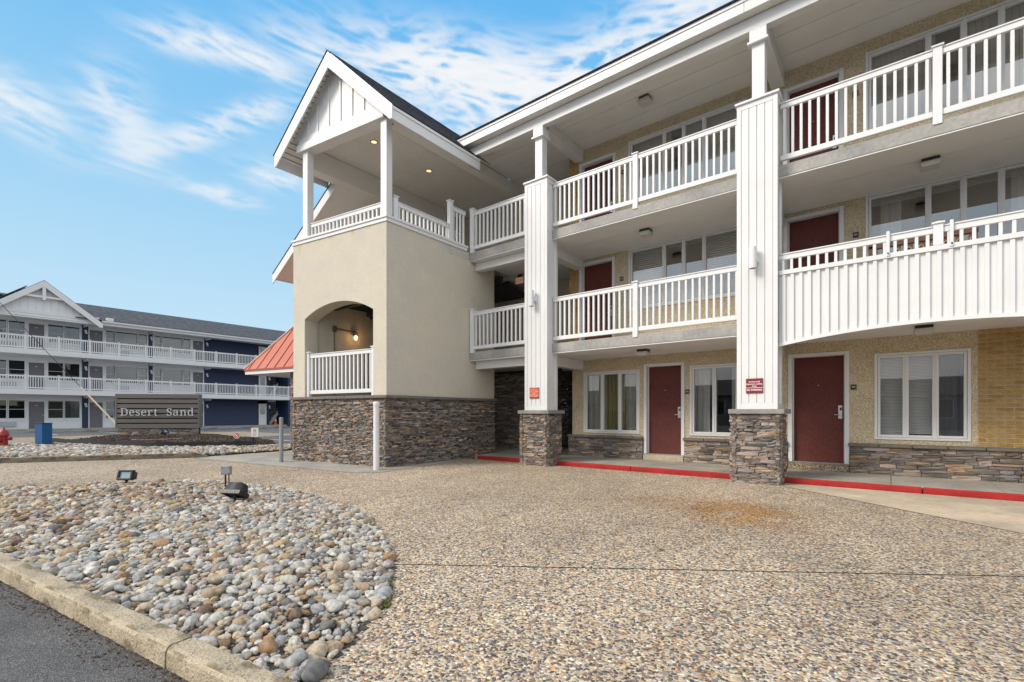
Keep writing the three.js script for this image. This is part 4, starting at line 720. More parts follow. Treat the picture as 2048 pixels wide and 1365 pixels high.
  part('ridge_cap', merge([plate([[RX, RY + 0.012, ff(RX) - 0.01], [RX + 0.13, RY + 0.012 - 0.13 * sl, ff(RX) - 0.01], [RX + 0.13, RY + 0.012 - 0.13 * sl, 12], [RX, RY + 0.012, 12]], 0.012), plate([[RX, RY + 0.012, 12], [RX - 0.13, RY + 0.012 - 0.13 * sl, 12], [RX - 0.13, RY + 0.012 - 0.13 * sl, ff(RX) - 0.01], [RX, RY + 0.012, ff(RX) - 0.01]], 0.012)]), M.shingle[1], roof);
  part('drip_edge', plate([[RX, RY + 0.004, ff(RX) - 0.02], [RX, RY + 0.004, ff(RX) + 0.12], [RX - EX - 0.02, EY - 0.015, ff(RX - EX) + 0.12], [RX - EX - 0.02, EY - 0.015, ff(RX - EX) - 0.02]], 0.014), M.roofDeck, roof);
  // rake boards (front frame)
  const ax = -1.606, hwf = EX / Math.cos(TANG) * 1.0, v = 0.375, rake = (s) => tf(extrude([[ax, RY - 0.02], [ax + s * hwf, EY - 0.02], [ax + s * hwf, EY - 0.315], [ax + s * (hwf - 0.065), EY - 0.315], [ax, RY - 0.02 - v]].map(([x, y]) => [x, y]), -over - 0.012, -over + 0.022));
  part('rake_board', rake(1), M.white, roof); part('rake_board', rake(-1), M.white, roof);
  // eave boards
  part('eave_board', soft(RX + EX - 0.03, RX + EX, EY - 0.30, EY - 0.055, ff(RX + EX) + 0.03, 9.17, 0.004), M.white, roof); part('eave_board', soft(RX + EX - 0.028, RX + EX + 0.02, EY - 0.085, EY - 0.022, ff(RX + EX) + 0.03, 9.17, 0.004), M.white, roof);
  part('eave_board', soft(RX - EX, RX - EX + 0.03, EY - 0.30, EY - 0.03, ff(RX - EX) + 0.03, 7.3, 0.004), M.white, roof);
  part('eave_soffit', box(-8.72, RX + EX - 0.03, EY - 0.05, EY - 0.035, front(-8.5), 9.17), M.soffit, roof);
  // lapped soffit under both slopes at the front and under the left eave
  const laps = []; const st = 0.1;
  for (const s of [1, -1]) for (let t = 0.0; t < EX - 0.02; t += st) {
    const xa = RX + s * t, xb = RX + s * Math.min(t + st, EX - 0.03), ya = yAt(xa) - 0.075, yb = yAt(xb) - 0.075, back = s < 0 && t > 1.45 ? 7.28 : Math.min(front(xa), front(xb)) + 0.06;
    laps.push(plate([[xa, ya - 0.024, ff(xa) + 0.02], [xa, ya - 0.024, back], [xb, yb, back], [xb, yb, ff(xb) + 0.02]], 0.012));
  }
  const lp = part('soffit_boards', merge(laps), M.soffit, roof); lp.userData.kind = 'stuff';
  // pediment
  const ped = group('pediment', tower), py = (lx) => RY - 0.09 - sl * Math.cos(TANG) * Math.abs(lx - ax);
  const half = (RY - 0.09 - 8.035) / (sl * Math.cos(TANG));
  part('board_wall', tf(extrude([[ax - half, 8.035], [ax + half, 8.035], [ax, RY - 0.09]], 0.0, 0.06)), M.white, ped);
  for (const t of [2.63, 2.273, 1.873, 1.47, 1.077, 0.692]) { const a = -t - 0.025, b = -t + 0.025; part('batten', tf(extrude([[a, 8.037], [b, 8.037], [b, py(b) - 0.01], [a, py(a) - 0.01]], -0.022, -0.001)), M.white, ped); }
  for (const s of [1, -1]) part('rake_trim', tf(extrude([[ax, RY - 0.10], [ax + s * half, 8.036], [ax + s * (half - 0.13), 8.036], [ax, RY - 0.10 - 0.12]], -0.026, -0.002)), M.white, ped);

  // low balustrades on the trim
  const p = (lx, lz) => fpt(lx, lz);
  railing(tower, p(-2.68, -0.10), p(-0.19, -0.10), 5.552, { lo: 0.0, bottom: 0.05, hi: 0.335, n: 19 });
  newel(tower, -8.735, 6.84, 5.552, 6.10); newel(tower, -8.735, 8.56, 5.552, 6.60, 0.11);
  railing(tower, [-8.735, 6.89], [-8.735, 8.50], 5.552, { lo: 0.0, bottom: 0.05, hi: 0.40, n: 13 });
  railing(tower, [-8.735, 8.62], [-8.735, 9.10], 5.552, { lo: 0.0, bottom: 0.05, hi: 0.89, n: 4 });
  // arch balustrade
  newel(tower, ...p(-2.71, -0.09), 1.603, 2.74, 0.10); newel(tower, ...p(-0.46, -0.09), 1.603, 2.74, 0.10);
  railing(tower, p(-2.66, -0.09), p(-0.51, -0.09), 1.603, { lo: 0.07, hi: 1.045, n: 16 });
}
// ---- roof and office block behind the tower at the left
{
  const wing = thing('office_building', 'office block behind the stair tower under a sloping white soffit', 'building', [-13.2, 0, 11]);
  const sl = 0.56, yA = (x) => 5.66 + sl * (x + 15.4), laps = [];
  part('wall', box(-14.1, -11.86, 0, 6.2, 8.6, 15), M.stucco, wing);
  part('roof_deck', plate([[-15.42, yA(-15.42), 7.26], [-11.9, yA(-11.9), 7.26], [-11.9, yA(-11.9), 15], [-15.42, yA(-15.42), 15]], 0.03), M.roofDeck, wing);
  part('rake_board', extrude([[-15.42, yA(-15.42) - 0.035], [-11.9, yA(-11.9) - 0.035], [-11.9, yA(-11.9) - 0.32], [-15.34, yA(-15.34) - 0.32], [-15.42, yA(-15.42) - 0.32]], 7.27, 7.30), M.white, wing);
  for (let x = -15.4; x < -11.95; x += 0.138) laps.push(plate([[x + 0.138, yA(x + 0.138) - 0.13, 7.30], [x + 0.138, yA(x + 0.138) - 0.13, 15], [x, yA(x) - 0.158, 15], [x, yA(x) - 0.158, 7.30]], 0.01));
  const m = part('soffit_boards', merge(laps), M.soffit, wing); m.userData.kind = 'stuff';
  part('eave_board', soft(-15.43, -15.40, yA(-15.4) - 0.2, yA(-15.4) - 0.03, 7.3, 15, 0.004), M.white, wing);
}
// ---- red metal canopy of the office entrance
{
  const cp = thing('entrance_canopy', 'steep red standing seam metal canopy with white fascia beside the stair tower', 'canopy', [-15, 0, 8.2]);
  const A = [-17.4, 7.24], u = [0.984, 0.177], n = [-0.177, 0.984], L = 5.2, E = 2.70, T = 4.24, ins = 1.1, pt = (s, w) => [A[0] + u[0] * s + n[0] * w, A[1] + u[1] * s + n[1] * w], P = (s, w, y) => { const q = pt(s, w); return [q[0], y, q[1]]; };
  const W = 4.2;
  part('front_slope', plate([P(0, 0, E), P(L, 0, E), P(L, ins, T), P(ins, ins, T)], 0.02), M.redMetal, cp);
  part('end_slope', plate([P(0, W, E), P(0, 0, E), P(ins, ins, T), P(ins, W - ins, T)], 0.02), M.redMetal, cp);
  part('flat_roof', plate([P(ins, ins, T), P(L, ins, T), P(L, W - ins, T), P(ins, W - ins, T)], 0.02), M.redMetal, cp);
  const up = (T - E) / ins, rib = (a, b, m = M.redMetal, r = 0.018) => part('seam', rod([a[0], a[1] + 0.012, a[2]], [b[0], b[1] + 0.012, b[2]], r, 6), m, cp);
  for (let s = 0.25; s < L; s += 0.45) { const t = Math.min(1, s / ins); rib(P(s, 0, E), P(s, ins * t, E + (T - E) * t), M.redTrim); }
  for (let w = 0.3; w < W - 0.3; w += 0.45) { const t = Math.min(1, w / ins, (W - w) / ins); rib(P(0, w, E), P(ins * t, w, E + (T - E) * t), M.redTrim); }
  part('hip_cap', rod(P(0, 0, E + 0.015), P(ins, ins, T + 0.015), 0.035, 8), std({ color: lin(0.6, 0.42, 0.36), roughness: 0.5 }), cp); rib(P(ins, ins, T), P(L, ins, T), M.redTrim, 0.03);
  const wall = (s0, w0, s1, w1, y0, y1, th, m, name) => part(name, plate([P(s0, w0, y0), P(s1, w1, y0), P(s1, w1, y1), P(s0, w0, y1)], th), m, cp);
  wall(-0.01, -0.012, L, -0.012, E - 0.055, E + 0.002, 0.03, M.redTrim, 'eave_trim'); wall(-0.012, W, -0.012, -0.012, E - 0.055, E + 0.002, 0.03, M.redTrim, 'eave_trim');
  wall(0.02, 0.02, L, 0.02, E - 0.17, E - 0.056, 0.03, M.white, 'fascia'); wall(0.02, W, 0.02, 0.02, E - 0.17, E - 0.056, 0.03, M.white, 'fascia');
  part('canopy_soffit', plate([P(0.04, 0.04, E - 0.15), P(0.04, W, E - 0.15), P(L, W, E - 0.15), P(L, 0.04, E - 0.15)], 0.012), M.soffit, cp);
  const pg = group('pier', cp), c = pt(2.2, 0.28), w = 0.42, a = [c[0] - 0.1, c[1] - 0.02];
  part('core', box(a[0], a[0] + w, 0, E - 0.16, a[1], a[1] + w), M.mortarDark, pg);
  layStones(pg, [veneer(pg, [a[0] - 0.02, a[1] - 0.02], [a[0] + w + 0.02, a[1] - 0.02], 0, E - 0.17, { seed: 61, proud: 0.03 }), veneer(pg, [a[0] - 0.02, a[1] + w], [a[0] - 0.02, a[1] - 0.02], 0, E - 0.17, { seed: 62, proud: 0.03 })], 0);
}
// ================================================================== THE BLUE AND WHITE MOTEL ACROSS THE LOT
{
  const B = thing('motel_building', 'white and navy blue three storey motel with long white balconies across the lot', 'building', [-46, 0, 11]);
  const lb = (g) => g.rotateY(Math.PI / 2).translate(-44, 0, 0);          // local x = along the front (d), d = behind the balcony edge
  const P = (name, g, m, parent = B) => part(name, lb(g), m, parent);
  const K = {
    white: std({ color: lin(0.79, 0.80, 0.83), map: paintColor, roughness: 0.6 }), trim: M.white, blue: std({ color: lin(0.016, 0.032, 0.085), map: paintColor, roughness: 0.6 }),
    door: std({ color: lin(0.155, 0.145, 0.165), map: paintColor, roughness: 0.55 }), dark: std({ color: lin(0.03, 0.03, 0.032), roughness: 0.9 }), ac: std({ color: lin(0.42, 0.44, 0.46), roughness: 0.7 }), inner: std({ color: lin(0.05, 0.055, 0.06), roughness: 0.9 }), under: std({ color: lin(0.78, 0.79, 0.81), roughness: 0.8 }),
  };
  const fl = [0.16, 2.80, 5.42], top = [2.46, 5.08, 7.55], W = 1.5;
  // units along the front: windows [from, to, kind], doors [from, to, number]
  const wins = [[3.42, 4.20, 'd'], [4.29, 5.05, 'd'], [6.17, 6.95, 'd'], [7.03, 7.82, 'p'], [9.27, 9.74, 'd'], [9.81, 11.16, 'p'], [11.24, 11.78, 'd'], [12.22, 12.70, 'd'], [12.78, 14.15, 'p'], [14.23, 14.72, 'd']];
  const drs = [[5.226, 6.0, '7'], [8.34, 9.10, '6'], [14.90, 15.67, '4']];
  for (let f = 0; f < 3; f++) {
    const y0 = fl[f], y1 = top[f], sill = y0 + 0.72, head = y0 + 1.93, holes = [...wins.map(([a, b]) => rect(a, b, sill, head)), ...drs.map(([a, b]) => rect(a, b, y0 + 0.01, y0 + 1.86))];
    P('wall', extrude(rect(1.5, 15.74, y0, y1), W, W + 0.15, holes), K.white);
    P('room_back', box(1.5, 21, y0, y1, W + 2.2, W + 2.3), K.inner);
    // navy lapped siding at the far end and the navy strips
    const laps = []; for (let y = y0; y < y1 - 0.03; y += 0.115) laps.push(plate([[15.75, y, W - 0.012], [20.12, y, W - 0.012], [20.12, Math.min(y1, y + 0.115), W + 0.006], [15.75, Math.min(y1, y + 0.115), W + 0.006]], 0.02)); const sd = P('siding', merge(laps), K.blue); sd.userData.kind = 'stuff';
    P('wall', box(15.75, 20.12, y0, y1, W + 0.03, W + 0.15), K.blue);
    for (const [a, b] of [[7.94, 8.28], [11.87, 12.13]]) P('navy_strip', box(a, b, y0, y1, W - 0.03, W + 0.01), K.blue);
    for (const a of [8.0, 11.9, 15.8, 21.0]) {
      P('bracket_beam', soft(a, a + 0.12, y1 - 0.16, y1 - 0.02, 0.5, W - 0.03, 0.004), K.trim);
      const s = group('wall_lamp', B); P('lamp_body', soft(a + 0.06, a + 0.20, y0 + 1.62, y0 + 1.80, W - 0.13, W - 0.031, 0.03), K.trim, s); P('lamp_lens', soft(a + 0.10, a + 0.22, y0 + 1.50, y0 + 1.63, W - 0.16, W - 0.06, 0.03), K.trim, s);
    }
    for (const [a, b, kind] of wins) {
      const g = group('window', B), bars = [soft(a - 0.06, a + 0.012, sill - 0.05, head + 0.05, W - 0.03, W + 0.05, 0.004), soft(b - 0.012, b + 0.06, sill - 0.05, head + 0.05, W - 0.03, W + 0.05, 0.004), soft(a, b, head - 0.012, head + 0.05, W - 0.028, W + 0.05, 0.004), soft(a, b, sill - 0.05, sill + 0.012, W - 0.034, W + 0.05, 0.004)];
      if (kind === 'd') bars.push(box(a, b, (sill + head) / 2 - 0.012, (sill + head) / 2 + 0.012, W + 0.01, W + 0.05));
      P('frame', merge(bars), K.trim, g);
      P('pane', box(a, b, sill, head, W + 0.055, W + 0.06), M.tinted, g);
      if (f !== 1 && kind === 'p') P('curtain', pleats(lerp(a, b, 0.45), b, sill, head, W + 0.3, 7, 0.02), M.sheer, g); else P('shade', box(a, b, lerp(sill, head, 0.55), head, W + 0.2, W + 0.21), K.inner, g);
    }
    for (const [a, b, no] of drs) {
      const g = group('door', B);
      P('leaf', soft(a + 0.01, b - 0.01, y0 + 0.02, y0 + 1.85, W + 0.03, W + 0.08, 0.004), K.door, g);
      P('frame', merge([soft(a - 0.055, a + 0.01, y0, y0 + 1.92, W - 0.025, W + 0.06, 0.004), soft(b - 0.01, b + 0.055, y0, y0 + 1.92, W - 0.025, W + 0.06, 0.004), soft(a, b, y0 + 1.85, y0 + 1.918, W - 0.023, W + 0.06, 0.004)]), K.trim, g);
      P('handle', soft(b - 0.10, b - 0.05, y0 + 0.88, y0 + 0.96, W + 0.0, W + 0.03, 0.01), M.steel, g);
      const c = document.createElement('canvas'); c.width = 128; c.height = 48; const x = c.getContext('2d'); x.fillStyle = '#6d6a70'; x.fillRect(0, 0, 128, 48); x.fillStyle = '#e6e6ea'; x.font = 'bold 44px serif'; x.textAlign = 'center'; x.fillText(`${f + 1}0${no}`, 64, 40);
      const t = new THREE.CanvasTexture(c); t.colorSpace = THREE.SRGBColorSpace;
      P('door_number', new THREE.PlaneGeometry(0.26, 0.095).translate((a + b) / 2, y0 + 1.60, -(W + 0.024)), std({ map: t, roughness: 0.6 }), g);
    }
    // grooved panels below the windows, air conditioners
    for (const [a, b, ac] of [[1.6, 5.10, 3.9], [6.12, 7.86, 0], [9.2, 11.82, 9.9], [12.18, 14.78, 0]]) {
      P('sill_board', soft(a, b, sill - 0.17, sill - 0.12, W - 0.035, W - 0.001, 0.004), K.trim);
      const bt = []; for (let x = a + 0.04; x < b; x += 0.15) bt.push(box(x, x + 0.10, y0 + 0.08, sill - 0.18, W - 0.012, W - 0.001)); const m = P('panel_boards', merge(bt), K.white); m.userData.kind = 'stuff';
      if (ac) P('air_conditioner', soft(ac, ac + 0.75, y0 + 0.18, y0 + 0.5, W - 0.12, W - 0.013, 0.01), K.ac);
    }
    // white service door and the open stair
    const g = group('door', B); P('leaf', soft(20.2, 20.9, y0, y0 + 1.95, W - 0.01, W + 0.04, 0.004), K.trim, g); P('pane', box(20.34, 20.76, y0 + 1.0, y0 + 1.8, W - 0.02, W - 0.011), M.tinted, g); P('pane_back', box(20.35, 20.75, y0 + 1.01, y0 + 1.79, W - 0.0108, W - 0.0102), K.dark, g);
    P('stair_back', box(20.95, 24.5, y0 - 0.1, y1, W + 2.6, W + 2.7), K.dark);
    P('stair_side', box(20.95, 21.15, y0 - 0.1, y1, W - 0.03, W + 2.6), K.blue);
    P('corner_post', box(22.25, 22.6, y0 - 0.1, y1, 0.15, W + 1), K.blue);
    const st = group('stair_flight', B); P('stringer', extrude([[21.3, y0], [21.6, y0], [23.2, y1], [22.9, y1]], W + 0.6, W + 0.7), K.trim, st); for (let k = 0; k < 9; k++) P('tread', box(21.35 + k * 0.19, 21.62 + k * 0.19, y0 + 0.1 + k * 0.27, y0 + 0.14 + k * 0.27, W + 0.7, W + 1.7), K.ac, st);
    if (f === 0) P('handrail', merge([rod([21.35, 0.2, W + 0.5], [21.35, 1.1, W + 0.5], 0.02), rod([21.35, 1.1, W + 0.5], [22.2, 1.75, W + 0.5], 0.02), rod([21.35, 0.7, W + 0.5], [22.2, 1.35, W + 0.5], 0.02)]), M.galv);
  }
  P('downpipe', rod([22.72, 0.2, 0.3], [22.72, 7.5, 0.3], 0.045), K.trim);
  P('plinth', soft(1.5, 25, -0.02, 0.155, 0.3, W + 2.6, 0.02), M.walk);
  // balcony slabs and railings
  for (const f of [1, 2]) {
    P('balcony_slab', soft(1.5, 22.6, fl[f] - 0.34, fl[f], 0, W + 2.3, 0.008), K.trim);
    P('balcony_ceiling', box(1.5, 22.6, fl[f] - 0.352, fl[f] - 0.341, 0.02, W + 2.2), K.under);
    const posts = []; for (let k = 0; k < 13; k++) posts.push(1.70 + 1.603 * k); posts.push(22.27);
    posts.forEach((s, k) => {
      P('railing_post', merge([soft(s - 0.055, s + 0.055, fl[f] - 0.02, fl[f] + 0.93, 0.03, 0.14, 0.005), soft(s - 0.07, s + 0.07, fl[f] + 0.93, fl[f] + 0.96, 0.015, 0.155, 0.005)]), M.vinyl);
      if (k === posts.length - 1) return; const e = posts[k + 1];
      const r = group('railing', B), bl = []; P('top_rail', soft(s + 0.055, e - 0.055, fl[f] + 0.80, fl[f] + 0.90, 0.055, 0.115, 0.005), M.vinyl, r); P('bottom_rail', soft(s + 0.055, e - 0.055, fl[f] + 0.05, fl[f] + 0.13, 0.055, 0.115, 0.005), M.vinyl, r);
      const n = Math.round((e - s - 0.1) / 0.122); for (let i = 0; i < n; i++) { const x = s + 0.055 + (i + 0.5) * (e - s - 0.11) / n; bl.push(box(x - 0.02, x + 0.02, fl[f] + 0.13, fl[f] + 0.80, 0.065, 0.105)); }
      const m = P('balusters', merge(bl), M.vinyl, r); m.userData.kind = 'stuff';
    });
  }
  // roof with gutter, gable with king post
  P('roof_ceiling', box(1.5, 25, 7.56, 7.57, -0.1, W + 0.2), K.under);
  P('gutter', soft(8.7, 25, 7.66, 7.80, -0.22, -0.08, 0.02), K.trim); P('fascia', soft(8.6, 25, 7.48, 7.70, -0.08, -0.05, 0.004), K.trim);
  P('roof', plate([[7.4, 7.81, -0.24], [26, 7.81, -0.24], [26, 9.86, 6], [4, 9.86, 6]], 0.03), M.shingles);
  P('roof', plate([[4, 9.86, 6], [26, 9.86, 6], [26, 7.8, 12], [4, 7.8, 12]], 0.03), M.shingles);
  P('vent_box', soft(8.98, 9.36, 7.78, 8.02, -0.26, 0.1, 0.01), K.trim);
  const G = [5.75, 9.98], hw = 3.0, ey = 7.57, gs = (G[1] - ey) / hw, gf = -0.35;
  P('gable_roof', plate([[G[0], G[1], gf], [G[0] + hw, ey, gf], [G[0] + hw, ey, 1.2], [G[0], G[1], 6.2]], 0.03), M.shingles); P('gable_roof', plate([[G[0], G[1], 6.2], [G[0] - hw, ey, 1.2], [G[0] - hw, ey, gf], [G[0], G[1], gf]], 0.03), M.shingles);
  for (const s of [1, -1]) P('rake_board', extrude([[G[0], G[1] - 0.03], [G[0] + s * hw, ey - 0.03], [G[0] + s * (hw - 0.02), ey - 0.32], [G[0] + s * (hw - 0.18), ey - 0.32], [G[0], G[1] - 0.44]], gf - 0.01, gf + 0.03), K.trim);
  P('gable_wall', extrude([[G[0] - hw + 0.4, ey - 0.05], [G[0] + hw - 0.4, ey - 0.05], [G[0], G[1] - 0.1]], -0.02, 0.1), K.white);
  for (let k = -7; k <= 7; k++) { const x = G[0] + k * 0.36, y1 = G[1] - 0.25 - gs * Math.abs(k * 0.36); if (y1 > 8.05) P('batten', box(x - 0.02, x + 0.02, 8.0, y1, -0.045, -0.021), K.trim); }
  P('band_board', soft(1.5, G[0] + hw - 0.15, 7.72, 7.97, -0.07, 0.02, 0.006), K.trim); P('band_board', soft(1.5, G[0] + hw - 0.1, 7.45, 7.71, -0.06, 0.02, 0.006), K.trim);
  P('collar_tie', soft(G[0] - 1.35, G[0] + 1.35, 8.80, 8.93, gf + 0.03, gf + 0.13, 0.006), K.trim); P('king_post', soft(G[0] - 0.085, G[0] + 0.085, 8.66, 9.60, gf + 0.0, gf + 0.14, 0.006), K.trim);
}
// solar panel lying on the gable roof slope
{
  const s = thing('solar_panel', 'dark solar panel lying along the gable roof of the blue motel', 'solar panel', [-44.4, 9.4, 4.2]);
  const gs = (9.98 - 7.57) / 3, y = (d) => 9.98 - gs * (5.75 - d) + 0.16;
  part('panel', plate([[-43.9, y(4.95), 4.95], [-46.5, y(4.95), 4.95], [-46.5, y(2.9), 2.9], [-43.9, y(2.9), 2.9]], 0.04), std({ color: lin(0.02, 0.024, 0.04), roughness: 0.15 }), s);
  part('rack', merge([rod([-44.2, y(4.6) - 0.2, 4.6], [-44.2, y(4.6), 4.6], 0.03), rod([-44.2, y(3.2) - 0.2, 3.2], [-44.2, y(3.2), 3.2], 0.03)]), M.galv, s);
}
// parking lot in front of it: wheel stops and painted lines
const stopMat = std({ color: lin(0.52, 0.51, 0.49), map: concColor, bumpMap: concHeight, bumpScale: 0.005, roughness: 0.9 });
const stopProto = extrude([[-0.9, 0.0], [0.9, 0.0], [0.88, 0.11], [-0.88, 0.11]], -0.08, 0.08).rotateY(Math.PI / 2);
[[-42.3, 4.0, 'leftmost concrete wheel stop in front of the blue motel, behind the hydrant'], [-42.3, 6.7, 'concrete wheel stop behind the blue box'], [-42.3, 9.2, 'concrete wheel stop behind the left end of the motel sign'], [-42.3, 13.9, 'concrete wheel stop below the navy wall nearest the motel sign'], [-42.3, 16.5, 'concrete wheel stop below the middle of the navy wall'], [-42.3, 19.2, 'concrete wheel stop near the far white service door']].forEach(([x, d, l]) => { const m = shade(new THREE.Mesh(stopProto, stopMat)); m.name = numbered('wheel_stop'); m.position.set(x, 0.002, -d); scene.add(tag(m, l, 'wheel stop', 'wheel stops in front of the blue motel')); });
const lineMat = std({ color: lin(0.62, 0.62, 0.60), map: concColor, roughness: 0.8 });
for (const d of [2.6, 5.3, 8.0, 12.6, 15.3, 18.0, 20.7]) sheet([[-41.9, d], [-36.5, d], [-36.5, d + 0.1], [-41.9, d + 0.1]], 0.006, lineMat, 'road_marking', 'white painted parking bay line on the asphalt lot', 'marking').userData.group = 'parking bay lines on the lot';
sheet([[-24, 10.4], [-15.2, 10.4], [-15.2, 10.58], [-24, 10.58]], 0.006, lineMat, 'road_marking', 'white kerb stripe behind the pebble island', 'marking');
sheet([[-34, -8], [-25.6, -8], [-25.6, 14], [-34, 14]], 0.008, std({ color: lin(0.62, 0.60, 0.56), map: every(aggColor.clone(), 6), roughness: 0.95 }), 'pavement', 'pebbled pavement strip between the pebble island and the parking lot', 'pavement');
// ================================================================== THE MOTEL SIGN AND ITS MULCH BED
const mulchPoly = [[-25.6, 3.3], [-22.6, 4.17], [-21.2, 4.57], [-19.1, 5.22], [-18.1, 6.22], [-17.12, 7.52], [-17.4, 8.3], [-20, 9.4], [-23.4, 9.8], [-26, 8.5], [-27, 5.5]];
const mulchTop = (x, d) => { const e = edgeDistance(mulchPoly, x, d); return 0.10 + 0.22 * smooth(e, 0, 2.0) + (fbm(x * 3, d * 3, 3) - 0.5) * 0.05; };
{
  const m = setting('ground', slabGeometryLike(mulchPoly, 0.12, mulchTop), std({ color: lin(0.055, 0.042, 0.034), roughness: 1 }), 'dark mulch mound under the motel sign'); m.userData.category = 'mulch bed';
  const rnd = mulberry(71), n = 9000, im = shade(new THREE.InstancedMesh(new THREE.BoxGeometry(1, 1, 1), std({ color: lin(0.062, 0.045, 0.034), roughness: 1 }), n)); im.name = 'mulch'; tag(im, 'loose dark mulch chips around the motel sign', 'mulch', null, 'stuff');
  for (let i = 0; i < n;) { const x = lerp(-27, -17, rnd()), d = lerp(3.3, 9.8, rnd()); if (!inside(mulchPoly, x, d)) continue; const s = 0.02 + rnd() * 0.04; im.setMatrixAt(i, new THREE.Matrix4().compose(new THREE.Vector3(x, mulchTop(x, d) + 0.006, -d), new THREE.Quaternion().setFromEuler(new THREE.Euler(rnd() * 1, rnd() * 3, rnd() * 1)), new THREE.Vector3(s * 1.6, s * 0.35, s * 0.6))); im.setColorAt(i, lin(0.5 + rnd() * 1.4, 0.5 + rnd() * 1.3, 0.5 + rnd() * 1.2)); i++; }
  scene.add(im);
  // black edging
  const ed = [[-25.4, 3.34], [-22.6, 4.15], [-21.2, 4.55], [-19.1, 5.2], [-18.1, 6.2], [-17.1, 7.5]], c = new THREE.CatmullRomCurve3(ed.map(([x, d]) => new THREE.Vector3(x, 0, -d))), N = 60, pos = [];
  const pts = c.getPoints(N), q = (a, y0, y1) => [[a.x, y0, a.z], [a.x, y1, a.z]];
  const pieces = []; for (let i = 0; i < N; i++) { const a = pts[i], b = pts[i + 1], l = a.distanceTo(b), h = 0.27 + 0.02 * Math.sin(i * 0.7), g = new THREE.BoxGeometry(l + 0.02, h, 0.06); g.rotateY(Math.atan2(-(b.z - a.z), b.x - a.x)).translate((a.x + b.x) / 2, h / 2 - 0.02, (a.z + b.z) / 2); pieces.push(g); }
  single('garden_edging', merge(pieces), M.black, 'black garden edging between the mulch mound and the island pebbles', 'edging');
  single('garden_hose', tube([[-21.9, mulchTop(-21.9, 5.3) + 0.03, 5.35], [-22.0, mulchTop(-22, 5.2) + 0.05, 5.2], [-21.6, mulchTop(-21.6, 5.3) + 0.03, 5.35], [-20.9, mulchTop(-20.9, 5.75) + 0.03, 5.8], [-20.2, mulchTop(-20.2, 6.3) + 0.03, 6.3]], 0.014, 40), std({ color: lin(0.22, 0.13, 0.10), roughness: 0.6 }), 'thin tan hose lying on the mulch before the motel sign', 'hose');
}
const font = await new FontLoader().loadAsync('fonts/droid/droid_serif_regular.typeface.json');
{
  const L = [-24.35, 5.26], Rr = [-22.31, 7.54], len = Math.hypot(Rr[0] - L[0], Rr[1] - L[1]), ang = Math.atan2(Rr[1] - L[1], Rr[0] - L[0]);
  const s = thing('motel_sign', 'long grey plank motel sign with silver letters on a low stone base', 'sign', [L[0], 0, L[1]]); s.rotation.y = ang;
  const wood = std({ color: lin(0.175, 0.155, 0.14), map: paintColor, roughness: 0.75 }), add = (n, g, m, p = s) => { const o = shade(new THREE.Mesh(g, m)); o.name = n; p.add(o); return o; };
  const y0 = 0.60, y1 = 1.99, h = (y1 - y0) / 7;
  add('back_panel', box(0.03, len - 0.03, y0 + 0.02, y1 - 0.02, 0.06, 0.22), M.mortarDark);
  for (let k = 0; k < 7; k++) add('plank', soft(k === 0 || k === 6 ? 0 : 0.05, len - (k === 0 || k === 6 ? 0 : 0.05), y0 + k * h + (k ? 0.024 : 0), y0 + (k + 1) * h - (k === 6 ? 0 : 0.024), 0, 0.05, 0.006), wood);
  for (const x of [-0.004, len - 0.05]) add('end_board', soft(x, x + 0.054, y0, y1, -0.006, 0.24, 0.006), wood);
  const stones = group('stone_base', s); add('backing', box(0.08, len - 0.08, 0.1, y0 - 0.005, 0.06, 0.30), M.mortarDark, stones);
  { const rnd = mulberry(72); for (let y = 0.16; y < y0 - 0.04; ) { const hh = 0.05 + rnd() * 0.035; for (let x = 0.05; x < len - 0.06;) { const l = Math.min(0.12 + rnd() * 0.3, len - 0.05 - x), m = add('stone', ledger[Math.floor(rnd() * 5)], M.stone[Math.floor(rnd() * 10)], stones); m.position.set(x + l / 2, y + Math.min(hh, y0 - 0.008 - y) / 2, -0.07 + rnd() * 0.03); m.scale.set(l - 0.004, Math.min(hh, y0 - 0.008 - y) - 0.004, 0.06); x += l; } y += hh; } }
  const silver = std({ color: lin(0.74, 0.75, 0.76), metalness: 0.55, roughness: 0.3 }), size = 0.295, x0 = 0.20, x1 = len - 0.19;
  const glyphs = [...'Desert Sand'].map((ch) => { if (ch === ' ') return { w: 0.235 }; const g = new TextGeometry(ch, { font, size, depth: 0.03, curveSegments: 4, bevelEnabled: false }); g.computeBoundingBox(); return { g, w: g.boundingBox.max.x - g.boundingBox.min.x, o: g.boundingBox.min.x }; });
  const total = glyphs.reduce((a, q) => a + q.w, 0), gap = (x1 - x0 - total) / (glyphs.length - 1); let x = x0;
  for (const q of glyphs) { if (q.g) add('letter', q.g.translate(x - q.o, 1.112, 0.012), silver); x += q.w + gap; }
}
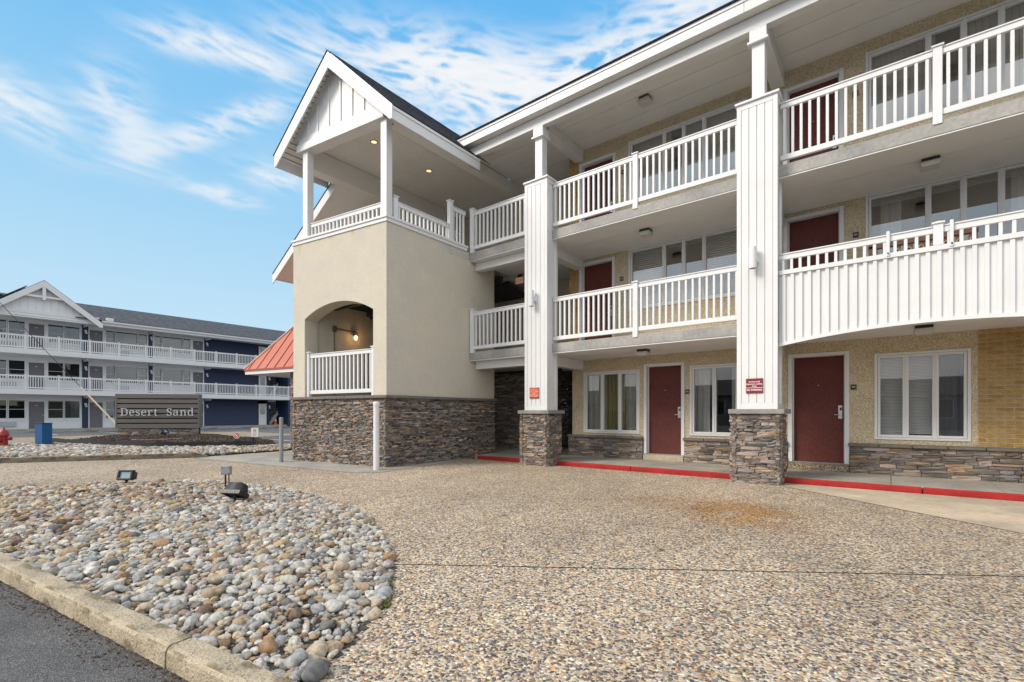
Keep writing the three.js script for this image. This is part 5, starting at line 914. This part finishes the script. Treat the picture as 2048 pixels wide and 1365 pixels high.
// spotlight on the mulch in front of the sign
function flood(name, label, x, y, d, turn, tilt, o = {}) {
  const g = thing(name, label, 'floodlight', [x, y, d], 'black garden floodlights'); g.rotation.y = turn;
  const add = (n, geo, m) => { const q = shade(new THREE.Mesh(geo, m)); q.name = n; g.add(q); return q; }, k = o.k ?? 1, up = o.up ?? 0.1;
  add('stake', new THREE.CylinderGeometry(0.012, 0.012, up, 8).translate(0, up / 2 - 0.02, 0), M.black); add('knuckle', new THREE.SphereGeometry(0.024, 12, 8).translate(0, up - 0.01, 0), M.black);
  const w = 0.23 * k, h = 0.145 * k, dp = 0.10 * k, shell = new THREE.Shape([[-w / 2, -h / 2], [w / 2, -h / 2], [w / 2, h / 2], [-w / 2, h / 2]].map(([a, b]) => new THREE.Vector2(a, b)));
  shell.holes.push(new THREE.Path([[-w / 2 + 0.018, -h / 2 + 0.018], [w / 2 - 0.018, -h / 2 + 0.018], [w / 2 - 0.018, h / 2 - 0.018], [-w / 2 + 0.018, h / 2 - 0.018]].map(([a, b]) => new THREE.Vector2(a, b))));
  const pose = (geo) => geo.rotateX(-tilt).translate(0, up + h * 0.5 * Math.cos(tilt), 0);
  add('housing', pose(merge([new THREE.ExtrudeGeometry(shell, { depth: 0.045, bevelEnabled: true, bevelSize: 0.006, bevelThickness: 0.006, bevelSegments: 2 }).translate(0, 0, -0.01), new THREE.CylinderGeometry(w * 0.5, w * 0.66, dp, 4, 1).rotateY(Math.PI / 4).rotateX(-Math.PI / 2).scale(1, h / w, 1).translate(0, 0, -dp / 2 - 0.008)])), M.black);
  add('lens', pose(new THREE.PlaneGeometry(w - 0.03, h - 0.03).translate(0, 0, 0.018)), std({ color: lin(0.35, 0.42, 0.45), roughness: 0.08, metalness: 0.6 }));
  for (const a of [-0.05, 0.05]) add('screw', pose(new THREE.CylinderGeometry(0.007, 0.007, 0.012, 8).translate(a * k, h / 2 + 0.006, 0.01)), M.galv);
  return g;
}
flood('floodlight', 'small dark spotlight on the mulch in front of the motel sign', -21.4, mulchTop(-21.4, 6.1), 6.1, -0.9 + Math.PI, 0.5, { k: 1.1, up: 0.16 });
flood('floodlight', 'black floodlight with pale lens facing the camera at the far rim of the pebbles', -9.36, 0.10, 2.16, 0.62, 0.25, { up: 0.06 });
flood('floodlight', 'black floodlight turned face down among pebbles by the junction box', -6.40, 0.115, 2.56, 0.45, -1.05, { k: 1.12, up: 0.05 });
{
  const j = thing('junction_box', 'small grey junction box on two thin conduits among the pebbles', 'junction box', [-7.6, 0.08, 2.92]); j.rotation.y = 0.62;
  const add = (n, g, m) => { const o = shade(new THREE.Mesh(g, m)); o.name = n; j.add(o); };
  add('box', new RoundedBoxGeometry(0.135, 0.125, 0.06, 2, 0.008).translate(0, 0.285, 0), M.galv);
  for (const [a, b] of [[-0.053, -0.048], [0.053, -0.048], [-0.053, 0.048], [0.053, 0.048]]) add('screw', new THREE.CylinderGeometry(0.006, 0.006, 0.008, 8).rotateX(Math.PI / 2).translate(a, 0.285 + b, 0.033), M.black);
  add('conduit', new THREE.CylinderGeometry(0.012, 0.012, 0.28, 8).translate(-0.015, 0.11, 0), M.black); add('conduit', new THREE.CylinderGeometry(0.009, 0.009, 0.28, 8).translate(0.03, 0.10, -0.01), M.conduit);
}
// ------------------------------------------------------------------ bollards
{
  const b = thing('bollard', 'tall white plastic bollard standing at the corner of the stair tower', 'bollard', [-8.44, 0.016, 6.13]);
  const add = (n, g, m) => { const o = shade(new THREE.Mesh(g, m)); o.name = n; b.add(o); }; add('sleeve', new THREE.CylinderGeometry(0.061, 0.064, 1.36, 28).translate(0, 0.68, 0), M.vinyl); add('cap', new THREE.LatheGeometry([[0, 0.095], [0.04, 0.092], [0.062, 0.08], [0.068, 0.06], [0.068, 0], [0.06, 0]].map(([x, y]) => new THREE.Vector2(x, y)), 28).translate(0, 1.335, 0), M.vinyl);
  const g = thing('bollard', 'grey galvanised steel pipe bollard at the left end of the concrete apron', 'bollard', [-11.617, 0.016, 5.69]);
  const a2 = (n, q, m) => { const o = shade(new THREE.Mesh(q, m)); o.name = n; g.add(o); }; a2('pipe', new THREE.CylinderGeometry(0.046, 0.046, 1.07, 24).translate(0, 0.535, 0), M.galv); a2('dome', new THREE.SphereGeometry(0.046, 20, 8, 0, 6.3, 0, 1.57).scale(1, 0.35, 1).translate(0, 1.07, 0), M.galv);
}
// ------------------------------------------------------------------ hydrant and blue box
{
  const red = std({ color: lin(0.34, 0.018, 0.02), map: paintColor, roughness: 0.4 }), h = thing('fire_hydrant', 'red fire hydrant standing in the island pebbles', 'hydrant', [-22.6, 0.08, 2.02]), add = (n, g) => { const o = shade(new THREE.Mesh(g, red)); o.name = n; h.add(o); };
  add('barrel', new THREE.LatheGeometry([[0, 0], [0.15, 0], [0.15, 0.04], [0.105, 0.05], [0.10, 0.38], [0.145, 0.39], [0.145, 0.43], [0.125, 0.44], [0.115, 0.52], [0.07, 0.58], [0.035, 0.60], [0.03, 0.66], [0, 0.665]].map(([x, y]) => new THREE.Vector2(x, y)), 28));
  for (const a of [0, Math.PI]) { add('outlet', new THREE.CylinderGeometry(0.05, 0.055, 0.12, 16).rotateZ(Math.PI / 2).translate(0.14, 0.30, 0).rotateY(a + 0.7)); add('outlet_cap', new THREE.CylinderGeometry(0.062, 0.062, 0.05, 6).rotateZ(Math.PI / 2).translate(0.21, 0.30, 0).rotateY(a + 0.7)); }
  add('pumper_outlet', new THREE.CylinderGeometry(0.07, 0.075, 0.12, 18).rotateX(Math.PI / 2).translate(0, 0.26, 0.15).rotateY(0.7));
  const blue = std({ color: lin(0.004, 0.085, 0.24), map: paintColor, roughness: 0.4 }), b = thing('street_box', 'upright bright blue metal box standing in the island pebbles', 'box', [-22.75, 0.05, 2.98]); b.rotation.y = 0.42;
  const ab = (n, g, m) => { const o = shade(new THREE.Mesh(g, m)); o.name = n; b.add(o); }; ab('body', new RoundedBoxGeometry(0.34, 0.80, 0.30, 1, 0.012).translate(0, 0.40, 0), blue); ab('lid', new RoundedBoxGeometry(0.37, 0.025, 0.33, 1, 0.008).translate(0, 0.815, 0), std({ color: lin(0.008, 0.02, 0.05), roughness: 0.5 }));
  const c = document.createElement('canvas'); c.width = 64; c.height = 256; const x = c.getContext('2d'); x.fillStyle = '#0f4a86'; x.fillRect(0, 0, 64, 256); x.fillStyle = '#d8e2ea'; x.fillRect(14, 26, 30, 34); x.fillRect(20, 128, 22, 60); const t = new THREE.CanvasTexture(c); t.colorSpace = THREE.SRGBColorSpace;
  ab('decal', new THREE.PlaneGeometry(0.2, 0.7).rotateY(-Math.PI / 2).translate(-0.172, 0.42, 0), std({ map: t, roughness: 0.5 }));
}
// ------------------------------------------------------------------ small signs on the mulch, traffic cone, guy wire
{
  const c = document.createElement('canvas'); c.width = 128; c.height = 160; let x = c.getContext('2d'); x.fillStyle = '#e2e0d8'; x.fillRect(0, 0, 128, 160); x.strokeStyle = '#b23a30'; x.lineWidth = 8; x.beginPath(); x.arc(64, 44, 26, 0, 7); x.stroke(); x.beginPath(); x.moveTo(45, 26); x.lineTo(83, 62); x.stroke(); x.fillStyle = '#55524c'; for (let k = 0; k < 4; k++) x.fillRect(24 + (k % 2) * 6, 86 + k * 17, 80 - (k % 3) * 14, 6); x.fillStyle = '#3a3833'; x.fillRect(40, 42, 48, 5);
  const t = new THREE.CanvasTexture(c); t.colorSpace = THREE.SRGBColorSpace;
  const s = thing('notice_board', 'small white notice with a crossed red circle at the tip of the mulch bed', 'sign', [-17.75, 0.1, 7.75]); s.rotation.y = 0.62;
  const add = (p, n, g, m) => { const o = shade(new THREE.Mesh(g, m)); o.name = n; p.add(o); }; add(s, 'board', new RoundedBoxGeometry(0.27, 0.33, 0.02, 1, 0.005).translate(0, 0.42, 0), std({ color: lin(0.7, 0.69, 0.64), roughness: 0.6 })); add(s, 'print', new THREE.PlaneGeometry(0.26, 0.32).translate(0, 0.42, 0.0125), std({ map: t, roughness: 0.6 })); add(s, 'post', new RoundedBoxGeometry(0.075, 0.30, 0.075, 1, 0.006).translate(-0.08, 0.12, -0.02), M.black); add(s, 'foot', new RoundedBoxGeometry(0.3, 0.03, 0.05, 1, 0.006).translate(0.02, 0.24, 0), M.black);
  const d = document.createElement('canvas'); d.width = d.height = 128; x = d.getContext('2d'); x.fillStyle = '#d9cfc8'; x.fillRect(0, 0, 128, 128); x.fillStyle = '#b5433c'; x.beginPath(); x.arc(64, 64, 56, 0, 7); x.fill(); x.fillStyle = '#e9ded8'; x.save(); x.translate(64, 64); x.rotate(0.5); x.font = 'bold 26px sans-serif'; x.textAlign = 'center'; x.fillRect(-40, -28, 80, 5); x.fillRect(-46, -4, 92, 16); x.fillRect(-36, 26, 72, 5); x.restore();
  const t2 = new THREE.CanvasTexture(d); t2.colorSpace = THREE.SRGBColorSpace;
  const r = thing('lawn_sign', 'small round red and white sign leaning on a short stake by the mulch', 'sign', [-18.3, 0.12, 7.35]); r.rotation.y = 0.62; add(r, 'disc', new THREE.CylinderGeometry(0.118, 0.118, 0.014, 28).rotateX(Math.PI / 2).rotateZ(-0.3).translate(0.02, 0.29, 0), std({ color: lin(0.6, 0.55, 0.52), roughness: 0.6 })); add(r, 'print', new THREE.CircleGeometry(0.112, 28).rotateZ(-0.3).translate(0.02, 0.29, 0.009), std({ map: t2, roughness: 0.6 })); add(r, 'stake', new THREE.CylinderGeometry(0.012, 0.012, 0.24, 8).rotateZ(-0.3).translate(-0.04, 0.09, -0.006), M.black);
  const cn = thing('traffic_cone', 'orange traffic cone standing in the dark stair opening of the blue motel', 'cone', [-45.2, 0.155, 21.6]); const or = std({ color: lin(0.62, 0.10, 0.025), roughness: 0.6 }); add(cn, 'body', new THREE.CylinderGeometry(0.03, 0.15, 0.65, 20).translate(0, 0.345, 0), or); add(cn, 'base', new RoundedBoxGeometry(0.38, 0.03, 0.38, 1, 0.01).translate(0, 0.015, 0), or); add(cn, 'band', new THREE.CylinderGeometry(0.073, 0.096, 0.12, 20).translate(0, 0.42, 0), M.vinyl);
  // guy wire with its pale guard, anchored behind the sign
  const a = [-36.9, 0.10, 8.35], dir = [-6.55, 8.7, -5.15], at = (k) => [a[0] + dir[0] * k, a[1] + dir[1] * k, a[2] + dir[2] * k];
  const w = thing('guy_wire', 'taut guy wire with a pale yellow guard slanting down behind the motel sign', 'wire', a); part('wire', rod(at(0), at(1.5), 0.018, 6), M.black, w); part('guard', rod(at(0.0), at(0.315), 0.05, 10), std({ color: lin(0.62, 0.50, 0.33), roughness: 0.6 }), w); part('anchor', cyl(a[0], a[2], 0, 0.2, 0.05, 10), M.galv, w);
  const top = at(1.5), p = thing('utility_pole', 'brown wooden utility pole outside the left edge holding the guy wire', 'pole', [top[0], 0, top[2]]); part('shaft', cyl(top[0] - 0.12, top[2], 0, top[1] + 1.2, 0.16, 14, 0.11), std({ color: lin(0.13, 0.09, 0.06), roughness: 0.95 }), p); part('cross_arm', soft(top[0] - 1.3, top[0] + 1.1, top[1] + 0.5, top[1] + 0.62, top[2] - 0.06, top[2] + 0.06), std({ color: lin(0.13, 0.09, 0.06), roughness: 0.95 }), p);
}
// ================================================================== FITTINGS ON THE MOTEL
function lettered(text, faded) {
  const c = document.createElement('canvas'); c.width = 256; c.height = 256; const x = c.getContext('2d'); x.fillStyle = faded ? '#c9684f' : '#7c2230'; x.fillRect(0, 0, 256, 256);
  if (faded) { x.fillStyle = '#a8503f'; for (let k = 0; k < 26; k++) x.fillRect((k * 61) % 256, (k * 97) % 256, 40, 12); x.fillStyle = '#8f4540'; x.fillRect(0, 226, 256, 30); }
  x.fillStyle = faded ? '#eab097' : '#f4eeee'; x.textAlign = 'center'; x.font = 'bold 33px sans-serif'; x.fillText('Arrival and', 128, 68); x.fillText('Departure Loading', 128, 108, 248); x.fillText('Only', 128, 146); x.fillRect(0, 160, 256, 7); x.font = 'bold 41px sans-serif'; x.fillText('NO PARKING', 128, 216, 244);
  const t = new THREE.CanvasTexture(c); t.colorSpace = THREE.SRGBColorSpace; return t;
}
for (const [xr, faded, label] of [[-1.46, false, 'dark red no parking sign with white lettering on the nearer pier'], [-6.06, true, 'faded orange no parking sign on the pier beside the stair tower']]) {
  const cx = xr - 0.315 - 0.035, s = thing('parking_sign', label, 'sign', [cx, 1.62, 8.97]); part('board', soft(cx - 0.13, cx + 0.13, 1.54, 1.79, 8.958, 8.972, 0.003), std({ color: lin(0.2, 0.03, 0.04), roughness: 0.5 }), s);
  part('print', new THREE.PlaneGeometry(0.256, 0.246).translate(cx, 1.665, -8.9565), std({ map: lettered('', faded), roughness: 0.45 }), s);
}
for (const [xr, label] of [[-1.46, 'white cylinder wall light on the nearer pier column'], [-6.06, 'white cylinder wall light on the pier column beside the stair tower']]) {
  const x = xr - 0.315 - 0.04, y = 3.82, s = thing('wall_light', label, 'wall light', [x, y, 8.9]);
  part('shade', new THREE.LatheGeometry([[0.05, 0.36], [0, 0.36], [0.058, 0.36], [0.06, 0.355], [0.06, 0], [0.054, 0], [0.054, 0.05], [0, 0.05]].slice(1).map(([a, b]) => new THREE.Vector2(a, b)), 28).translate(x, y - 0.18, -8.86), M.vinyl, s);
  part('lens', new THREE.CircleGeometry(0.053, 24).rotateX(Math.PI / 2).translate(x, y - 0.15, -8.86), std({ color: lin(0.10, 0.10, 0.10), roughness: 0.3 }), s);
  part('bracket', merge([soft(x + 0.0, x + 0.07, y - 0.06, y + 0.02, 8.90, 8.972, 0.01), soft(x - 0.05, x + 0.085, y - 0.09, y + 0.05, 8.955, 8.976, 0.006)]), M.vinyl, s);
}
const ceilingSpots = [[-4.16, CEIL, 9.95, 'black edged square ceiling light over the third floor balcony by the slim post'], [-4.16, F3 - 0.219, 9.98, 'square ceiling light over the second floor balcony of the middle bay'], [-4.16, F2 - 0.219, 9.85, 'square ceiling light over the ground floor door between the piers'], [0.5, CEIL, 9.95, 'square ceiling light at the very top edge of the picture'], [0.5, F3 - 0.219, 9.98, 'square ceiling light over the second floor balcony of the near bay'], [0.42, F2 - 0.219, 9.9, 'square ceiling light under the arched white valance']];
for (const [x, y, d, label] of ceilingSpots) {
  const s = thing('ceiling_light', label, 'ceiling light', [x, y, d]); part('base', soft(x - 0.11, x + 0.11, y - 0.05, y - 0.001, d - 0.11, d + 0.11, 0.012), M.black, s);
  part('diffuser', soft(x - 0.125, x + 0.125, y - 0.135, y - 0.045, d - 0.125, d + 0.125, 0.03), M.diffuser, s);
}
// recessed downlights under the gable: lit
for (const [x, d, label] of [[-10.15, 7.3, 'lit recessed downlight in the gable ceiling beside the front post'], [-10.15, 9.12, 'lit recessed downlight deeper in the gable ceiling']]) {
  const s = thing('downlight', label, 'downlight', [x, 8.0, d]); part('trim_ring', new THREE.TorusGeometry(0.085, 0.012, 8, 32).rotateX(Math.PI / 2).translate(x, 7.998, -d), M.conduit, s);
  part('lamp_disc', new THREE.CylinderGeometry(0.08, 0.08, 0.006, 28).translate(x, 7.997, -d), std({ color: lin(0.9, 0.8, 0.5), emissive: lin(1.0, 0.74, 0.34), emissiveIntensity: 0.5, roughness: 0.5 }), s);
  const l = new THREE.SpotLight(0xffd9a0, 0.8, 0, 1.1, 0.6); l.position.set(0, -0.03, 0); l.target.position.set(0, -2, 0); l.castShadow = true; s.add(l, l.target);
}
// bulb with its conduit inside the arch
{
  const X = -11.5, s = thing('stairwell_lamp', 'lit jelly jar bulb on a conduit inside the arched stair opening', 'lamp', [X, 3.3, 7.62]);
  part('conduit', merge([rod([X + 0.03, 1.7, 7.02], [X + 0.03, 3.46, 7.02], 0.016), rod([X + 0.03, 3.44, 7.02], [X + 0.03, 3.40, 7.56], 0.016)]), M.conduit, s); part('outlet_box', soft(X + 0.005, X + 0.07, 3.34, 3.50, 6.97, 7.07, 0.01), M.conduit, s);
  part('socket', merge([new THREE.CylinderGeometry(0.055, 0.06, 0.10, 16).translate(X + 0.09, 3.36, -7.62), soft(X + 0.005, X + 0.09, 3.33, 3.43, 7.57, 7.67, 0.01)]), M.conduit, s);
  part('bulb', new THREE.SphereGeometry(0.05, 20, 14).scale(1, 1.35, 1).translate(X + 0.09, 3.25, -7.62), std({ color: lin(0.9, 0.7, 0.4), emissive: lin(1.0, 0.72, 0.32), emissiveIntensity: 1.2, roughness: 0.3 }), s);
  const l = new THREE.PointLight(0xffc070, 0.08); l.position.set(0.24, -0.05, 0); l.castShadow = true; l.shadow.radius = 3; s.add(l);
}
// exit sign under the third floor
{
  const c = document.createElement('canvas'); c.width = 128; c.height = 72; const x = c.getContext('2d'); x.fillStyle = '#cdb49c'; x.fillRect(0, 0, 128, 72); x.fillStyle = '#d8432c'; x.font = 'bold 54px sans-serif'; x.textAlign = 'center'; x.fillText('EXIT', 64, 56, 112); const t = new THREE.CanvasTexture(c); t.colorSpace = THREE.SRGBColorSpace;
  const s = thing('exit_sign', 'lit exit sign hanging under the ceiling beside the stair tower', 'exit sign', [-8.3, 5.0, 10.9]);
  part('case', soft(-8.44, -8.16, 4.90, 5.08, 10.88, 10.93, 0.008), std({ color: lin(0.6, 0.5, 0.4), roughness: 0.5 }), s); part('face', new THREE.PlaneGeometry(0.268, 0.168).translate(-8.30, 4.99, -10.876), std({ map: t, emissiveMap: t, emissive: lin(1, 1, 1), emissiveIntensity: 0.12, roughness: 0.5 }), s); part('canopy', soft(-8.38, -8.22, 5.08, 5.17, 10.895, 10.915, 0.004), M.black, s);
  part('pipe', rod([-9.4, 4.62, 12.16], [-6.6, 4.62, 12.16], 0.03), M.conduit, s);
}
// carved bench on the near second floor balcony
{
  const s = thing('balcony_bench', 'brown carved bench back showing through the low rail of the valance balcony', 'bench', [0.35, F2, 9.75]), wood = std({ color: lin(0.13, 0.055, 0.03), map: doorColor, roughness: 0.5 }), pale = std({ color: lin(0.42, 0.30, 0.18), roughness: 0.6 });
  part('back_rail', soft(-0.28, 1.02, 3.84, 3.95, 9.70, 9.76, 0.015), wood, s); part('back_rail', soft(-0.28, 1.02, 3.50, 3.58, 9.70, 9.76, 0.015), wood, s);
  for (let k = 0; k < 9; k++) { const x = -0.2 + k * 0.145; part('splat', soft(x - 0.045, x + 0.045, 3.56, 3.86, 9.715, 9.745, 0.01), wood, s); part('rosette', new THREE.TorusGeometry(0.03, 0.009, 6, 14).translate(x, 3.76, -9.712), pale, s); part('rosette', new THREE.TorusGeometry(0.03, 0.009, 6, 14).translate(x, 3.66, -9.712), pale, s); }
  part('seat', soft(-0.28, 1.02, 3.20, 3.25, 9.76, 10.25, 0.012), wood, s); for (const [x, d] of [[-0.24, 9.73], [0.98, 9.73], [-0.24, 10.2], [0.98, 10.2]]) part('leg', soft(x - 0.03, x + 0.03, F2, d < 10 ? 3.9 : 3.2, d - 0.03, d + 0.03, 0.006), wood, s);
}
// white clamps on the valance rail
for (const [x, label] of [[-0.02, 'white clamp bracket on the valance rail left of its centre post'], [0.68, 'white clamp bracket on the valance rail close to its centre post']]) { const s = thing('rail_clamp', label, 'clamp', [x, 3.6, 9.08], 'rail clamps'); part('bar', soft(x - 0.02, x + 0.02, 3.53, 3.90, 9.045, 9.07, 0.006), M.vinyl, s); part('hook', soft(x - 0.018, x + 0.018, 3.865, 3.895, 9.07, 9.17, 0.006), M.vinyl, s); part('screw', new THREE.CylinderGeometry(0.01, 0.01, 0.05, 8).rotateX(Math.PI / 2).translate(x, 3.57, -9.05), M.black, s); }
// a few dead leaves blown onto the driveway
{
  const g = new THREE.PlaneGeometry(1, 0.6, 4, 3), p = g.attributes.position; for (let i = 0; i < p.count; i++) { const x = p.getX(i), y = p.getY(i), k = 1 - Math.pow(Math.abs(x) * 2, 2.2); p.setXYZ(i, x, y * Math.max(0.06, k), 0.16 * x * x + 0.22 * Math.abs(y)); } g.rotateX(-Math.PI / 2); g.computeVertexNormals();
  const mat = std({ color: lin(0.10, 0.05, 0.025), roughness: 0.9, side: THREE.DoubleSide });
  for (const [x, d, s, r, l] of [[-1.55, 4.05, 0.06, 0.3, 'curled dark brown leaf lying alone in mid driveway'], [-3.5, 4.3, 0.05, 1.9, 'brown leaf on the driveway near the pebble rim'], [-0.4, 5.6, 0.045, 2.7, 'small brown leaf on the driveway before the rust stain'], [-5.2, 6.3, 0.05, 0.9, 'brown leaf on the driveway between the piers']]) { const m = shade(new THREE.Mesh(g, mat)); m.name = numbered('dead_leaf'); m.position.set(x, 0.014, -d); m.scale.setScalar(s); m.rotation.y = r; scene.add(tag(m, l, 'leaf')); }
}
// houses across the street behind the camera: what the ground floor panes mirror
function house(x0, x1, d, y, ridge, wallColor, roofColor, label) {
  const h = thing('house', label, 'house', [(x0 + x1) / 2, 0, d - 4]), wm = std({ color: wallColor, map: stuccoColor, roughness: 0.9 }), rm = std({ color: roofColor, map: gritColor, roughness: 0.95 });
  part('wall', box(x0, x1, 0, y, d - 8, d), wm, h);
  part('roof', plate([[x0 - 0.5, y - 0.05, d + 0.5], [x0 - 0.5, ridge, d - 4], [x1 + 0.5, ridge, d - 4], [x1 + 0.5, y - 0.05, d + 0.5]], 0.12), rm, h); part('roof', plate([[x0 - 0.5, ridge, d - 4], [x0 - 0.5, y - 0.05, d - 8.5], [x1 + 0.5, y - 0.05, d - 8.5], [x1 + 0.5, ridge, d - 4]], 0.12), rm, h);
  for (let x = x0 + 1.2; x < x1 - 1.6; x += 3.1) { const w = group('window', h); part('frame', merge([box(x - 0.06, x + 1.46, 0.84, 0.9, d, d + 0.05), box(x - 0.06, x + 1.46, 2.2, 2.26, d, d + 0.05), box(x - 0.06, x, 0.9, 2.2, d, d + 0.05), box(x + 1.4, x + 1.46, 0.9, 2.2, d, d + 0.05)]), M.white, w); part('pane', box(x, x + 1.4, 0.9, 2.2, d, d + 0.02), M.black, w); }
}
house(-36, -9.6, -24, 2.7, 4.3, lin(0.30, 0.28, 0.25), lin(0.10, 0.09, 0.085), 'long low grey house across the street behind the camera');
house(-8.5, 9, -25, 2.6, 4.1, lin(0.26, 0.27, 0.29), lin(0.085, 0.085, 0.09), 'low bluish house across the street mirrored in the ground floor panes');
renderer.render(scene, camera);
